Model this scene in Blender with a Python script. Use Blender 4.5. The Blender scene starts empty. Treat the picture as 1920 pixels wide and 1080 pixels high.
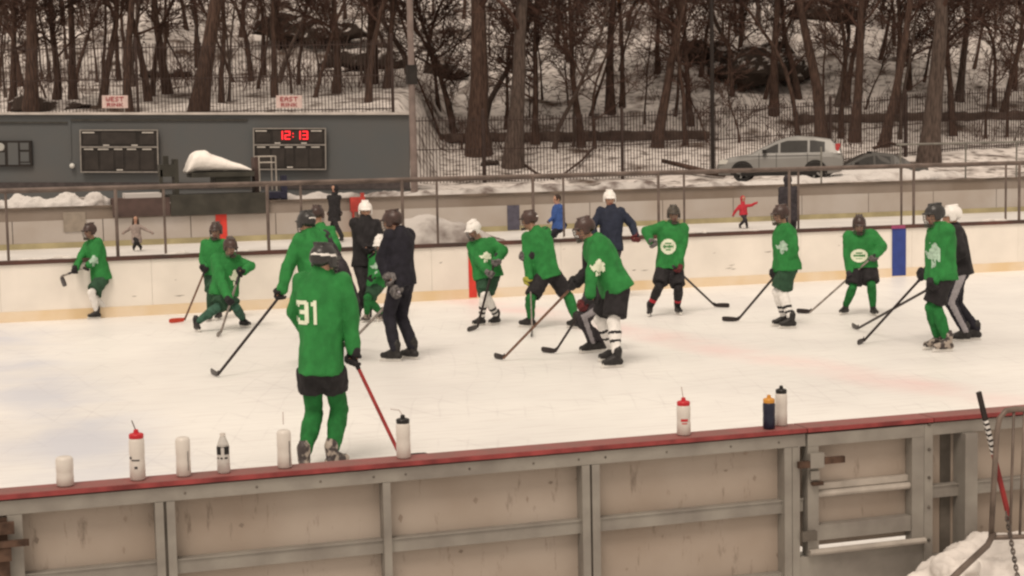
import bpy, math, random
from mathutils import Vector, Matrix, noise
from mathutils.bvhtree import BVHTree
S = bpy.context.scene
COL = S.collection
R = math.radians
# ------------------------------------------------------------------ camera
F_PX = 3000.0
CAM = Vector((0, 0, 2.8))
YAW = R(17.8); PITCH = math.atan(280 / F_PX); ROLL = 0.020
fh = Vector((math.sin(YAW), math.cos(YAW), 0))
RT = Vector((math.cos(YAW), -math.sin(YAW), 0))
FW = (fh * math.cos(PITCH) - Vector((0, 0, 1)) * math.sin(PITCH)).normalized()
UP0 = RT.cross(FW)
CR = RT * math.cos(ROLL) - UP0 * math.sin(ROLL)
CU = UP0 * math.cos(ROLL) + RT * math.sin(ROLL)
cam = bpy.data.objects.new('camera', bpy.data.cameras.new('camera'))
COL.objects.link(cam)
cam.matrix_world = Matrix(((CR.x, CU.x, -FW.x, 0), (CR.y, CU.y, -FW.y, 0), (CR.z, CU.z, -FW.z, 2.8), (0, 0, 0, 1)))
cam.data.sensor_width = 36; cam.data.lens = 36 * F_PX / 1920
cam.data.clip_end = 600; cam.data.clip_start = 0.1
S.camera = cam
TO = -fh                                       # horizontal, towards the camera
Z = Vector((0, 0, 1))
# ------------------------------------------------------------------ light
w = bpy.data.worlds.new("World"); S.world = w; w.use_nodes = True
nt = w.node_tree; nt.nodes.clear()
sky = nt.nodes.new('ShaderNodeTexSky'); sky.sky_type = 'NISHITA'; sky.sun_disc = False
SUN_EL, SUN_AZ = R(58), R(215)
sky.sun_elevation = SUN_EL; sky.sun_rotation = SUN_AZ; sky.dust_density = 4
mx = nt.nodes.new('ShaderNodeMix'); mx.data_type = 'RGBA'; mx.inputs[0].default_value = 0.93
mx.inputs[7].default_value = (8.0, 6.85, 5.6, 1)   # flat warm overcast
bg = nt.nodes.new('ShaderNodeBackground'); bg.inputs[1].default_value = 0.09
ow = nt.nodes.new('ShaderNodeOutputWorld')
nt.links.new(sky.outputs[0], mx.inputs[6]); nt.links.new(mx.outputs[2], bg.inputs[0]); nt.links.new(bg.outputs[0], ow.inputs[0])
sl = bpy.data.lights.new('overcast_sun', 'SUN'); sl.energy = 1.5; sl.angle = R(22); sl.color = (1, 0.86, 0.72)
so = bpy.data.objects.new('overcast_sun', sl); COL.objects.link(so)
sd = Vector((math.sin(SUN_AZ) * math.cos(SUN_EL), math.cos(SUN_AZ) * math.cos(SUN_EL), math.sin(SUN_EL)))
so.rotation_euler = sd.to_track_quat('Z', 'Y').to_euler()
S.view_settings.view_transform = 'Standard'; S.view_settings.look = 'None'
S.view_settings.exposure = 0.27; S.view_settings.gamma = 1
S.cycles.use_denoising = True
S.cycles.filter_width = 2.4
S.cycles.max_bounces = 5
# ------------------------------------------------------------------ pixel <-> world
def ray(px, py):
    return FW + CR * ((px - 960) / F_PX) - CU * ((py - 540) / F_PX)
def P(px, py, d):                               # d: distance along the view axis
    return CAM + ray(px, py) * d
def G(px, py, z=0.0):
    r = ray(px, py); return CAM + r * ((z - CAM.z) / r.z)
def onY(px, py, y):
    r = ray(px, py); return CAM + r * (y / r.y)
def depth(p): return (p - CAM).dot(FW)
# ------------------------------------------------------------------ materials
MATS = {}
def mat(name, col, rough=0.7, var=0.12, scale=6.0, metal=0.0, bump=0.0, col2=None, emis=None, spec=0.3, detail=4, thr=None, coords='Object', stretch=None, trans=0, alpha=1):
    if name in MATS: return MATS[name]
    m = bpy.data.materials.new(name); m.use_nodes = True
    n = m.node_tree.nodes; l = m.node_tree.links; b = n['Principled BSDF']
    b.inputs['Roughness'].default_value = rough; b.inputs['Metallic'].default_value = metal
    b.inputs['Specular IOR Level'].default_value = spec
    if trans: b.inputs['Transmission Weight'].default_value = trans
    if alpha < 1: b.inputs['Alpha'].default_value = alpha
    tc = n.new('ShaderNodeTexCoord'); t = n.new('ShaderNodeTexNoise'); t.inputs['Scale'].default_value = scale
    t.inputs['Detail'].default_value = detail
    if stretch:
        mp = n.new('ShaderNodeMapping'); mp.inputs['Scale'].default_value = stretch
        l.new(tc.outputs[coords], mp.inputs[0]); l.new(mp.outputs[0], t.inputs['Vector'])
    else: l.new(tc.outputs[coords], t.inputs['Vector'])
    r = n.new('ShaderNodeValToRGB'); l.new(t.outputs[0], r.inputs[0])
    c2 = col2 if col2 else tuple(c * (1 - var) for c in col)
    c1 = col if col2 else tuple(min(1, c * (1 + var)) for c in col)
    lo, hi = thr if thr else (0.35, 0.65)
    r.color_ramp.elements[0].position = lo; r.color_ramp.elements[1].position = hi
    r.color_ramp.elements[0].color = (*c2, 1); r.color_ramp.elements[1].color = (*c1, 1)
    l.new(r.outputs[0], b.inputs['Base Color'])
    if emis:
        b.inputs['Emission Color'].default_value = (*emis[0], 1); b.inputs['Emission Strength'].default_value = emis[1]
    if bump:
        bp = n.new('ShaderNodeBump'); bp.inputs['Strength'].default_value = bump; bp.inputs['Distance'].default_value = 0.02
        l.new(t.outputs[0], bp.inputs['Height']); l.new(bp.outputs[0], b.inputs['Normal'])
    MATS[name] = m
    return m
def snow_mix(name, dirt, scale, thr, snow=(0.72, 0.70, 0.68), up=None, fine=None):
    """snow with patches of something dark showing through; up: only where a face looks up"""
    if name in MATS: return MATS[name]
    m = mat(name, snow, rough=0.95, col2=dirt, scale=scale, thr=thr, detail=8, bump=0.4, spec=0.1)
    n = m.node_tree.nodes; l = m.node_tree.links; b = n['Principled BSDF']
    cr = [x for x in n if x.type == 'VALTORGB'][0]
    if up:
        ge = n.new('ShaderNodeNewGeometry'); sx = n.new('ShaderNodeSeparateXYZ'); l.new(ge.outputs['Normal'], sx.inputs[0])
        ns = [x for x in n if x.type == 'TEX_NOISE'][0]
        ad = n.new('ShaderNodeMath'); ad.operation = 'MULTIPLY_ADD'; ad.inputs[1].default_value = 1.2
        l.new(ns.outputs[0], ad.inputs[0]); l.new(sx.outputs[2], ad.inputs[2])
        mr = n.new('ShaderNodeMapRange'); mr.inputs[1].default_value = up[0]; mr.inputs[2].default_value = up[1]
        l.new(ad.outputs[0], mr.inputs[0]); l.new(mr.outputs[0], cr.inputs[0])
        cr.color_ramp.elements[0].position = 0; cr.color_ramp.elements[1].position = 1
    if fine:
        n2 = n.new('ShaderNodeTexNoise'); n2.inputs['Scale'].default_value = fine; n2.inputs['Detail'].default_value = 6
        tc = [x for x in n if x.type == 'TEX_COORD'][0]; l.new(tc.outputs['Object'], n2.inputs[0])
        r2 = n.new('ShaderNodeValToRGB'); r2.color_ramp.elements[0].position = 0.33; r2.color_ramp.elements[1].position = 0.5
        r2.color_ramp.elements[0].color = (*dirt, 1); r2.color_ramp.elements[1].color = (1, 1, 1, 1)
        l.new(n2.outputs[0], r2.inputs[0])
        mm = n.new('ShaderNodeMix'); mm.data_type = 'RGBA'; mm.blend_type = 'MULTIPLY'; mm.inputs[0].default_value = 0.8
        l.new(cr.outputs[0], mm.inputs[6]); l.new(r2.outputs[0], mm.inputs[7]); l.new(mm.outputs[2], b.inputs['Base Color'])
    return m
M = dict(
    green=mat('jersey_green', (0.024, 0.185, 0.043), 0.85, 0.16, 9), green2=mat('sock_green', (0.016, 0.135, 0.032), 0.9, 0.2, 12),
    dgreen=mat('dark_green_cloth', (0.028, 0.07, 0.04), 0.9, 0.2, 12), teal=mat('grey_green_cloth', (0.04, 0.10, 0.07), 0.9, 0.3, 14),
    black=mat('black_cloth', (0.018, 0.016, 0.018), 0.8, 0.3, 12), charcoal=mat('charcoal_cloth', (0.035, 0.03, 0.035), 0.85, 0.3, 12),
    navy=mat('navy_cloth', (0.013, 0.012, 0.019), 0.8, 0.25, 12), blue=mat('blue_cloth', (0.035, 0.08, 0.25), 0.85, 0.2, 12),
    slate=mat('slate_blue_cloth', (0.02, 0.025, 0.045), 0.8, 0.2, 12),
    white=mat('white_cloth', (0.72, 0.70, 0.68), 0.85, 0.1, 14), cream=mat('cream_print', (0.70, 0.74, 0.58), 0.8, 0.05, 30),
    pale=mat('pale_grey_print', (0.36, 0.50, 0.40), 0.8, 0.25, 25), stripe=mat('grey_side_stripe', (0.30, 0.28, 0.30), 0.8, 0.1, 20),
    skin=mat('skin', (0.42, 0.24, 0.17), 0.6, 0.08, 20), eye=mat('eye_dark', (0.02, 0.015, 0.012), 0.3, 0.1), lip=mat('lip', (0.28, 0.09, 0.08), 0.5, 0.1),
    hblack=mat('helmet_black', (0.022, 0.02, 0.02), 0.35, 0.2, 5, spec=0.5), hbrown=mat('helmet_dark_brown', (0.045, 0.022, 0.018), 0.4, 0.3, 9, spec=0.5),
    hwhite=mat('helmet_white', (0.78, 0.75, 0.72), 0.35, 0.04, 5, spec=0.5), hgrey=mat('helmet_smoke', (0.06, 0.05, 0.04), 0.45, 0.5, 20),
    wire=mat('cage_wire', (0.10, 0.09, 0.085), 0.4, 0.1, metal=0.4), steel=mat('skate_steel', (0.7, 0.68, 0.66), 0.3, 0.05, metal=0.6),
    holder=mat('blade_holder_white', (0.72, 0.70, 0.67), 0.5, 0.06), boot=mat('skate_boot_black', (0.022, 0.02, 0.02), 0.5, 0.4, 25),
    bootp=mat('skate_boot_beige', (0.34, 0.29, 0.25), 0.5, 0.4, 14, thr=(.48, .56), col2=(0.05, 0.04, 0.04)),
    maroon=mat('maroon_glove', (0.10, 0.018, 0.02), 0.7, 0.4, 20), yellow=mat('yellow_green_glove', (0.32, 0.30, 0.05), 0.7, 0.3, 20),
    glovegrey=mat('grey_glove', (0.12, 0.11, 0.11), 0.7, 0.6, 30), redcloth=mat('red_cloth', (0.42, 0.03, 0.045), 0.85, 0.2, 15),
    orange=mat('red_orange_blade', (0.55, 0.06, 0.035), 0.5, 0.1), carbon=mat('black_shaft', (0.025, 0.018, 0.018), 0.4, 0.2, 20),
    wood=mat('brown_shaft', (0.14, 0.075, 0.05), 0.5, 0.3, 20), redshaft=mat('red_shaft', (0.26, 0.03, 0.03), 0.45, 0.3, 6),
    greyshaft=mat('grey_shaft', (0.22, 0.19, 0.17), 0.4, 0.3, 12),
    coat=mat('light_grey_coat', (0.26, 0.21, 0.19), 0.9, 0.2, 15), hair=mat('dark_brown_hair', (0.035, 0.02, 0.015), 0.7, 0.3, 30),
    pink=mat('pink_cloth', (0.4, 0.14, 0.15), 0.8, 0.2),
)
# ------------------------------------------------------------------ mesh building
ORG = {}
def tag(o, label=None, cat=None, group=None, kind=None):
    if label: o['label'] = label
    if cat: o['category'] = cat
    if group: o['group'] = group
    if kind: o['kind'] = kind
    return o
def empty(name, loc, label, cat, group=None):
    o = bpy.data.objects.new(name, None); COL.objects.link(o); o.location = loc
    o.empty_display_size = 0.2; ORG[o] = Vector(loc)
    return tag(o, label, cat, group)
def frame_of(d, up=Z):
    d = d.normalized()
    a = d.cross(up)
    if a.length < 1e-4: a = d.cross(Vector((1, 0, 0)))
    a.normalize(); return a, d.cross(a).normalized()
class MB:
    def __init__(s): s.v = []; s.f = []; s.mi = []; s.cur = 0
    def add(s, vs, fs):
        o = len(s.v); s.v += [Vector(x) for x in vs]
        for f in fs: s.f.append(tuple(i + o for i in f)); s.mi.append(s.cur)
    def box(s, c, h, ax=None, tp=(1, 1)):
        c = Vector(c); ax = ax or (Vector((1, 0, 0)), Vector((0, 1, 0)), Z)
        vs = []
        for k in (-1, 1):
            sx = tp[0] if k > 0 else 1; sy = tp[1] if k > 0 else 1
            for (i, j) in ((-1, -1), (1, -1), (1, 1), (-1, 1)):
                vs.append(c + ax[0] * h[0] * i * sx + ax[1] * h[1] * j * sy + ax[2] * h[2] * k)
        s.add(vs, [(3, 2, 1, 0), (4, 5, 6, 7), (0, 1, 5, 4), (1, 2, 6, 5), (2, 3, 7, 6), (3, 0, 4, 7)]); return s
    def bb(s, a, b):                            # axis-aligned box by corners
        a = Vector(a); b = Vector(b); h = (b - a) / 2
        return s.box((a + b) / 2, (abs(h.x), abs(h.y), abs(h.z)))
    def bar(s, a, b, w, t, up=Z):
        a = Vector(a); b = Vector(b); x, y = frame_of(b - a, up)
        return s.box((a + b) / 2, (w / 2, t / 2, (b - a).length / 2), (x, y, (b - a).normalized()))
    def tube(s, pts, rad, n=8, cap=True):
        pts = [Vector(p) for p in pts]
        if not isinstance(rad, (list, tuple)): rad = [rad] * len(pts)
        vs = []; a0 = None
        for i, p in enumerate(pts):
            d = (pts[min(i + 1, len(pts) - 1)] - pts[max(i - 1, 0)]).normalized()
            if a0 is None: a, b = frame_of(d)
            else:
                a = (a0 - d * a0.dot(d))
                if a.length < 1e-5: a, b = frame_of(d)
                a.normalize(); b = d.cross(a)
            a0 = a
            for k in range(n):
                t = 2 * math.pi * k / n
                vs.append(p + (a * math.cos(t) + b * math.sin(t)) * rad[i])
        fs = [(i * n + k, i * n + (k + 1) % n, (i + 1) * n + (k + 1) % n, (i + 1) * n + k) for i in range(len(pts) - 1) for k in range(n)]
        if cap: fs += [tuple(reversed(range(n))), tuple((len(pts) - 1) * n + k for k in range(n))]
        s.add(vs, fs); return s
    def ell(s, c, r, ax=None, nu=14, nv=8):
        c = Vector(c); ax = ax or (Vector((1, 0, 0)), Vector((0, 1, 0)), Z)
        if not isinstance(r, (tuple, list)): r = (r, r, r)
        vs = [c - ax[2] * r[2]]
        for j in range(1, nv):
            ph = -math.pi / 2 + math.pi * j / nv
            for i in range(nu):
                t = 2 * math.pi * i / nu
                vs.append(c + ax[0] * r[0] * math.cos(ph) * math.cos(t) + ax[1] * r[1] * math.cos(ph) * math.sin(t) + ax[2] * r[2] * math.sin(ph))
        vs.append(c + ax[2] * r[2]); L = len(vs) - 1
        fs = [(0, 1 + (i + 1) % nu, 1 + i) for i in range(nu)]
        for j in range(nv - 2):
            for i in range(nu):
                a = 1 + j * nu
                fs.append((a + i, a + (i + 1) % nu, a + nu + (i + 1) % nu, a + nu + i))
        a = 1 + (nv - 2) * nu
        fs += [(a + i, a + (i + 1) % nu, L) for i in range(nu)]
        s.add(vs, fs); return s
    def cap(s, a, b, ra, rb):                   # tapered capsule
        a = Vector(a); b = Vector(b)
        s.tube([a, b], [ra, rb], 12); s.ell(a, ra, nu=12, nv=8); s.ell(b, rb, nu=12, nv=8); return s
    def loft(s, secs, n=20):                    # secs: (centre, axisA, ra, axisB, rb)
        vs = []
        for (c, A, ra, B, rb) in secs:
            for k in range(n):
                t = 2 * math.pi * k / n
                ca, sa = math.cos(t), math.sin(t)
                e = 0.8
                vs.append(c + A * ra * math.copysign(abs(ca) ** e, ca) + B * rb * math.copysign(abs(sa) ** e, sa))
        fs = [(i * n + k, i * n + (k + 1) % n, (i + 1) * n + (k + 1) % n, (i + 1) * n + k) for i in range(len(secs) - 1) for k in range(n)]
        fs += [tuple(reversed(range(n))), tuple((len(secs) - 1) * n + k for k in range(n))]
        s.add(vs, fs); return s
    def lathe(s, c, prof, n=20, ax=None):       # prof: (r, z)
        c = Vector(c); vs = []
        for (r, z) in prof:
            for k in range(n):
                t = 2 * math.pi * k / n; vs.append(c + Vector((r * math.cos(t), r * math.sin(t), z)))
        m = len(prof)
        fs = [(i * n + k, i * n + (k + 1) % n, (i + 1) * n + (k + 1) % n, (i + 1) * n + k) for i in range(m - 1) for k in range(n)]
        fs += [tuple(reversed(range(n))), tuple((m - 1) * n + k for k in range(n))]
        s.add(vs, fs); return s
    def build(s, name, m, parent=None, smooth=False, loc=None, label=None):
        org = ORG[parent] if parent is not None else Vector(loc) if loc is not None else Vector((0, 0, 0))
        me = bpy.data.meshes.new(name); me.from_pydata([tuple(v - org) for v in s.v], [], s.f)
        ms = m if isinstance(m, (list, tuple)) else [m]
        for x in ms: me.materials.append(x)
        if len(ms) > 1: me.polygons.foreach_set('material_index', s.mi)
        if smooth: me.polygons.foreach_set('use_smooth', [True] * len(me.polygons))
        me.update()
        o = bpy.data.objects.new(name, me); COL.objects.link(o); ORG[o] = org
        if parent is not None: o.parent = parent
        else: o.location = org
        if label: o['label'] = label
        return o
def remesh(mb, voxel, smooth=4, wrinkle=0, seed=0, freq=9.0):
    me = bpy.data.meshes.new('tmp'); me.from_pydata([tuple(v) for v in mb.v], [], mb.f)
    o = bpy.data.objects.new('tmp', me); COL.objects.link(o)
    r = o.modifiers.new('r', 'REMESH'); r.mode = 'VOXEL'; r.voxel_size = voxel
    if smooth:
        q = o.modifiers.new('s', 'SMOOTH'); q.iterations = smooth; q.factor = 0.5
    dg = bpy.context.evaluated_depsgraph_get(); ev = o.evaluated_get(dg); em = ev.to_mesh()
    out = MB(); out.v = [v.co.copy() for v in em.vertices]; out.f = [tuple(p.vertices) for p in em.polygons]
    if wrinkle:
        ns = [v.normal.copy() for v in em.vertices]
        for i, v in enumerate(out.v):
            q = Vector((v.x * freq, v.y * freq, v.z * freq * 0.55)) + Vector((seed * 3.1, seed, 0))
            a = noise.noise(q) ; b = 1 - abs(noise.noise(q * 1.9)) * 2.2
            out.v[i] = v + ns[i] * wrinkle * (a * 1.2 + b * 0.6 - 0.3)
    out.mi = [0] * len(out.f)
    ev.to_mesh_clear(); bpy.data.objects.remove(o); bpy.data.meshes.remove(me)
    return out
def recolour(mb, fn):
    for i, f in enumerate(mb.f):
        c = sum((mb.v[k] for k in f), Vector()) / len(f)
        mb.mi[i] = fn(c)
    return mb
def copy_tree(o, parent=None):
    c = o.copy(); COL.objects.link(c)
    if parent is not None: c.parent = parent
    ORG[c] = ORG.get(o)
    for ch in list(o.children): copy_tree(ch, c)
    return c
def sstep(a, b, x):
    t = max(0, min(1, (x - a) / (b - a))); return t * t * (3 - 2 * t)
# ------------------------------------------------------------------ setting: ice
YN, YF, YG, YW = 8.67, 27.0, 27.75, 46.4      # near boards, far boards, second rink's near boards, its far wall
def sheet(name, x0, x1, y0, y1, z, m, nx=1, ny=1):
    b = MB(); vs = [(x0 + (x1 - x0) * i / nx, y0 + (y1 - y0) * j / ny, z) for j in range(ny + 1) for i in range(nx + 1)]
    b.add(vs, [(j * (nx + 1) + i, j * (nx + 1) + i + 1, (j + 1) * (nx + 1) + i + 1, (j + 1) * (nx + 1) + i) for j in range(ny) for i in range(nx)])
    o = b.build(name, m); o['kind'] = 'structure'; return o
ice = bpy.data.materials.new('ice_main'); ice.use_nodes = True
n = ice.node_tree.nodes; l = ice.node_tree.links; b = n['Principled BSDF']
b.inputs['Roughness'].default_value = 0.42; b.inputs['Specular IOR Level'].default_value = 0.35
tc = n.new('ShaderNodeTexCoord')
def nz(scale, detail=5, stretch=None):
    t = n.new('ShaderNodeTexNoise'); t.inputs['Scale'].default_value = scale; t.inputs['Detail'].default_value = detail
    if stretch:
        mp = n.new('ShaderNodeMapping'); mp.inputs['Scale'].default_value = stretch; mp.inputs['Rotation'].default_value = (0, 0, 0.5)
        l.new(tc.outputs['Object'], mp.inputs[0]); l.new(mp.outputs[0], t.inputs[0])
    else: l.new(tc.outputs['Object'], t.inputs[0])
    return t
def rmp(src, a, ca, bb, cb):
    r = n.new('ShaderNodeValToRGB'); e = r.color_ramp.elements
    e[0].position = a; e[0].color = (*ca, 1); e[1].position = bb; e[1].color = (*cb, 1); l.new(src, r.inputs[0]); return r
def mul(a, bcol, fac=1.0, mode='MULTIPLY'):
    m_ = n.new('ShaderNodeMix'); m_.data_type = 'RGBA'; m_.blend_type = mode
    if isinstance(fac, float): m_.inputs[0].default_value = fac
    else: l.new(fac, m_.inputs[0])
    l.new(a, m_.inputs[6])
    if isinstance(bcol, tuple): m_.inputs[7].default_value = (*bcol, 1)
    else: l.new(bcol, m_.inputs[7])
    return m_.outputs[2]
c0 = rmp(nz(0.35, 6).outputs[0], 0.35, (0.74, 0.73, 0.72), 0.62, (0.84, 0.83, 0.81)).outputs[0]
scr = rmp(nz(3.0, 8, (0.6, 5, 1)).outputs[0], 0.36, (0.90, 0.88, 0.88), 0.48, (1, 1, 1)).outputs[0]
c1 = mul(c0, scr, 0.7)
def cuts(sc, rot, dist):
    mp = n.new('ShaderNodeMapping'); mp.inputs['Rotation'].default_value = (0, 0, rot); l.new(tc.outputs['Object'], mp.inputs[0])
    wv = n.new('ShaderNodeTexWave'); wv.inputs['Scale'].default_value = sc; wv.inputs['Distortion'].default_value = dist; wv.inputs['Detail'].default_value = 3; wv.inputs['Detail Scale'].default_value = .2
    l.new(mp.outputs[0], wv.inputs[0]); return rmp(wv.outputs[0], 0.0, (0.93, 0.925, 0.93), 0.03, (1, 1, 1)).outputs[0]
pt_ = rmp(nz(0.8, 4).outputs[0], 0.45, (0, 0, 0), 0.6, (1, 1, 1)).outputs[0]
for a_, b__, d__ in ((1.1, 0.3, 6), (.8, 1.5, 9), (1.3, 2.3, 5), (.6, 2.9, 8)): c1 = mul(c1, cuts(a_, b__, d__), pt_)
def line_mask(p0, p1, wd, soft):               # painted line under the ice, seen through it
    g = n.new('ShaderNodeVectorMath'); g.operation = 'SUBTRACT'; l.new(tc.outputs['Object'], g.inputs[0]); g.inputs[1].default_value = (p0.x, p0.y, 0)
    d = Vector((p1.x - p0.x, p1.y - p0.y, 0)); d.normalize()
    dt = n.new('ShaderNodeVectorMath'); dt.operation = 'DOT_PRODUCT'; l.new(g.outputs[0], dt.inputs[0]); dt.inputs[1].default_value = (-d.y, d.x, 0)
    ab = n.new('ShaderNodeMath'); ab.operation = 'ABSOLUTE'; l.new(dt.outputs['Value'], ab.inputs[0])
    mr = n.new('ShaderNodeMapRange'); mr.inputs[1].default_value = wd + soft; mr.inputs[2].default_value = wd; l.new(ab.outputs[0], mr.inputs[0])
    return mr.outputs[0]
brk = rmp(nz(0.5, 4).outputs[0], 0.42, (0, 0, 0), 0.62, (1, 1, 1)).outputs[0]
def masked(mk, k):
    a = n.new('ShaderNodeMath'); a.operation = 'MULTIPLY'; l.new(mk, a.inputs[0]); l.new(brk, a.inputs[1])
    c = n.new('ShaderNodeMath'); c.operation = 'MULTIPLY_ADD'; l.new(a.outputs[0], c.inputs[0]); c.inputs[1].default_value = k
    d = n.new('ShaderNodeMath'); d.operation = 'MULTIPLY'; l.new(mk, d.inputs[0]); d.inputs[1].default_value = k * 0.25
    l.new(d.outputs[0], c.inputs[2]); return c.outputs[0]
c2 = mul(c1, (0.86, 0.50, 0.50), masked(line_mask(G(1230, 630), G(1800, 740), 0.16, 0.5), 0.34), 'MIX')
c3 = mul(c2, (0.50, 0.54, 0.66), masked(line_mask(G(40, 700), G(170, 860), 0.2, 1.0), 0.5), 'MIX')
l.new(c3, b.inputs['Base Color'])
bp = n.new('ShaderNodeBump'); bp.inputs['Strength'].default_value = 0.15; l.new(nz(8, 6, (1, 4, 1)).outputs[0], bp.inputs['Height']); l.new(bp.outputs[0], b.inputs['Normal'])
sheet('ice_rink', -26, 34, YN + 0.1, YF + 0.02, 0.0, ice)
sheet('ice_rink', -26, 50, YG + 0.06, YW, 0.0, mat('ice_second', (0.66, 0.64, 0.62), 0.5, 0.08, 0.6, spec=0.3))
sheet('walkway', -26, 50, YF + 0.04, YG, 0.80, snow_mix('ledge_snow', (0.05, 0.035, 0.03), 1.6, (0.40, 0.50), snow=(0.6, 0.58, 0.56)))
# ground under the spectators, snow-dusted concrete
sheet('pavement', -26, 34, -6, YN + 0.1, -0.1, snow_mix('trodden_snow', (0.12, 0.10, 0.09), 1.2, (0.3, 0.5)))
# ------------------------------------------------------------------ terrain
def terrain_z(p):
    d = (p - CAM).dot(fh); X = (p - CAM).dot(RT)
    z = 0.25 + 0.75 * sstep(49, 56, d)
    if p.y < YW + 0.6: z = -0.12
    z += 1.5 * sstep(60, 75, d)
    hill = max(0, d - 74) * (0.36 + 0.05 * math.sin(X * 0.11))
    hill += 0.9 * noise.noise(Vector((X * 0.12, d * 0.12, 0))) * sstep(74, 84, d) * 1.6
    z += hill
    if d > 58:
        d0 = 58.6 + max(0, X + 4.6) * 3.0
        k = (1 - sstep(-4.5, -2.8, X)) * sstep(d0, d0 + 3, d)
        z = z + k * max(0, (4.0 + (d - 61) * 0.10) - z)
    if p.y > YW + 1: z += 0.16 * noise.noise(Vector((X * 0.5, d * 0.5, 3)))
    return z
tb = MB(); NX, NY = 170, 150
vs = []
for j in range(NY + 1):
    t = j / NY; d = 44 + (150 - 44) * t ** 1.35
    for i in range(NX + 1):
        X = (-0.46 + 0.92 * i / NX) * (d + 10)
        p = CAM + fh * d + RT * X; p.z = 0
        if p.y < YW + 0.3: p = p + fh * 0
        p.z = terrain_z(p); vs.append(p)
tb.add(vs, [(j * (NX + 1) + i, j * (NX + 1) + i + 1, (j + 1) * (NX + 1) + i + 1, (j + 1) * (NX + 1) + i) for j in range(NY) for i in range(NX)])
M['hill'] = snow_mix('hill_snow', (0.10, 0.07, 0.055), 0.55, (0.32, 0.50), snow=(0.66, 0.61, 0.58), fine=2.4)
o = tb.build('hillside', M['hill'], smooth=True); o['kind'] = 'structure'
def tz(px, d, back=0):                          # terrain point straight behind pixel column px at depth d
    p = CAM + (fh + RT * ((px - 960) / F_PX)) * d
    p.z = terrain_z(p); return p
exec_after = []
# ------------------------------------------------------------------ near boards
M['capred'] = mat('cap_red', (0.26, 0.085, 0.08), 0.6, 0.25, 5, col2=(0.20, 0.09, 0.08))
M['capedge'] = mat('cap_edge_red', (0.23, 0.042, 0.042), 0.6, 0.35, 6)
M['galv'] = mat('frame_steel', (0.30, 0.28, 0.25), 0.55, 0.18, 4, metal=0.25, col2=(0.22, 0.20, 0.18))
M['galvd'] = mat('dark_steel_and_shade', (0.12, 0.105, 0.09), 0.6, 0.3, 6, metal=0.3)  # dark fittings and joints; also painted shade in post gaps and the recess
M['rust'] = mat('rusty_steel', (0.085, 0.05, 0.035), 0.8, 0.4, 14, metal=0.2)
M['pipe'] = mat('pale_pipe', (0.42, 0.38, 0.34), 0.45, 0.15, 6, metal=0.3)
def ply(name, c, dirt):
    m = mat(name, c, 0.8, 0.2, 1.1, detail=9, col2=tuple(x_ * k_ for x_, k_ in zip(c, (.76, .72, .68))))
    n = m.node_tree.nodes; l = m.node_tree.links; b = n['Principled BSDF']
    tc = [x for x in n if x.type == 'TEX_COORD'][0]; cr = [x for x in n if x.type == 'VALTORGB'][0]
    mp = n.new('ShaderNodeMapping'); mp.inputs['Scale'].default_value = (9, 9, 2.2); l.new(tc.outputs['Object'], mp.inputs[0])
    t = n.new('ShaderNodeTexNoise'); t.inputs['Scale'].default_value = 1.5; t.inputs['Detail'].default_value = 10; t.inputs['Roughness'].default_value = 0.7; l.new(mp.outputs[0], t.inputs[0])
    r = n.new('ShaderNodeValToRGB'); r.color_ramp.elements[0].position = 0.31; r.color_ramp.elements[1].position = 0.42
    r.color_ramp.elements[0].color = (*dirt, 1); r.color_ramp.elements[1].color = (1, 1, 1, 1); l.new(t.outputs[0], r.inputs[0])
    m2 = n.new('ShaderNodeMix'); m2.data_type = 'RGBA'; m2.blend_type = 'MULTIPLY'; m2.inputs[0].default_value = 0.6
    l.new(cr.outputs[0], m2.inputs[6]); l.new(r.outputs[0], m2.inputs[7]); l.new(m2.outputs[2], b.inputs['Base Color'])
    return m
M['ply'] = ply('board_back_panel', (0.40, 0.342, 0.295), (0.30, 0.25, 0.22))
def nx(px, py=900): return onY(px, py, YN).x
nb = empty('rink_boards', (0, YN, 0), 'near steel-framed rink boards with red cap rail and beige backing', 'rink boards')
XL, XR = nx(-260), nx(2200)
xd0, xd1 = nx(1511, 900), nx(1747, 900)         # door opening
CT = 1.0
for (a, b_, z0) in ((XL, xd0 - 0.004, 0), (xd1 + 0.004, XR, 0)):
    q = MB(); q.cur = 0; q.bb((a, YN - 0.01, CT - 0.028), (b_, YN + 0.165, CT)); q.cur = 1; q.bb((a, YN - 0.022, CT - 0.026), (b_, YN - 0.0105, CT - 0.001))
    q.build('cap_rail', [M['capred'], M['capedge']], nb)
    q = MB(); q.bb((a, YN + 0.09, 0.0), (b_, YN + 0.12, CT - 0.03)); q.build('backing_panel', M['ply'], nb)
    q = MB(); q.bb((a, YN + 0.003, CT - 0.105), (b_, YN + 0.087, CT - 0.036)); q.bb((a, YN - 0.004, CT - 0.112), (b_, YN + 0.003, CT - 0.037)); q.build('top_channel', M['galv'], nb)
    q = MB(); q.bb((a, YN + 0.03, 0.475), (b_, YN + 0.086, 0.555)); q.bb((a, YN + 0.022, 0.548), (b_, YN + 0.029, 0.558)); q.build('mid_rail', M['galv'], nb)
    q = MB(); q.bb((a, YN + 0.03, 0.02), (b_, YN + 0.086, 0.10)); q.build('bottom_rail', M['galv'], nb)
    q = MB(); q.bb((a, YN + 0.121, 0.0), (b_, YN + 0.13, CT - 0.03)); q.build('ice_side_panel', mat('board_white', (0.70, 0.68, 0.64), 0.4, 0.06, 2), nb)
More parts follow.
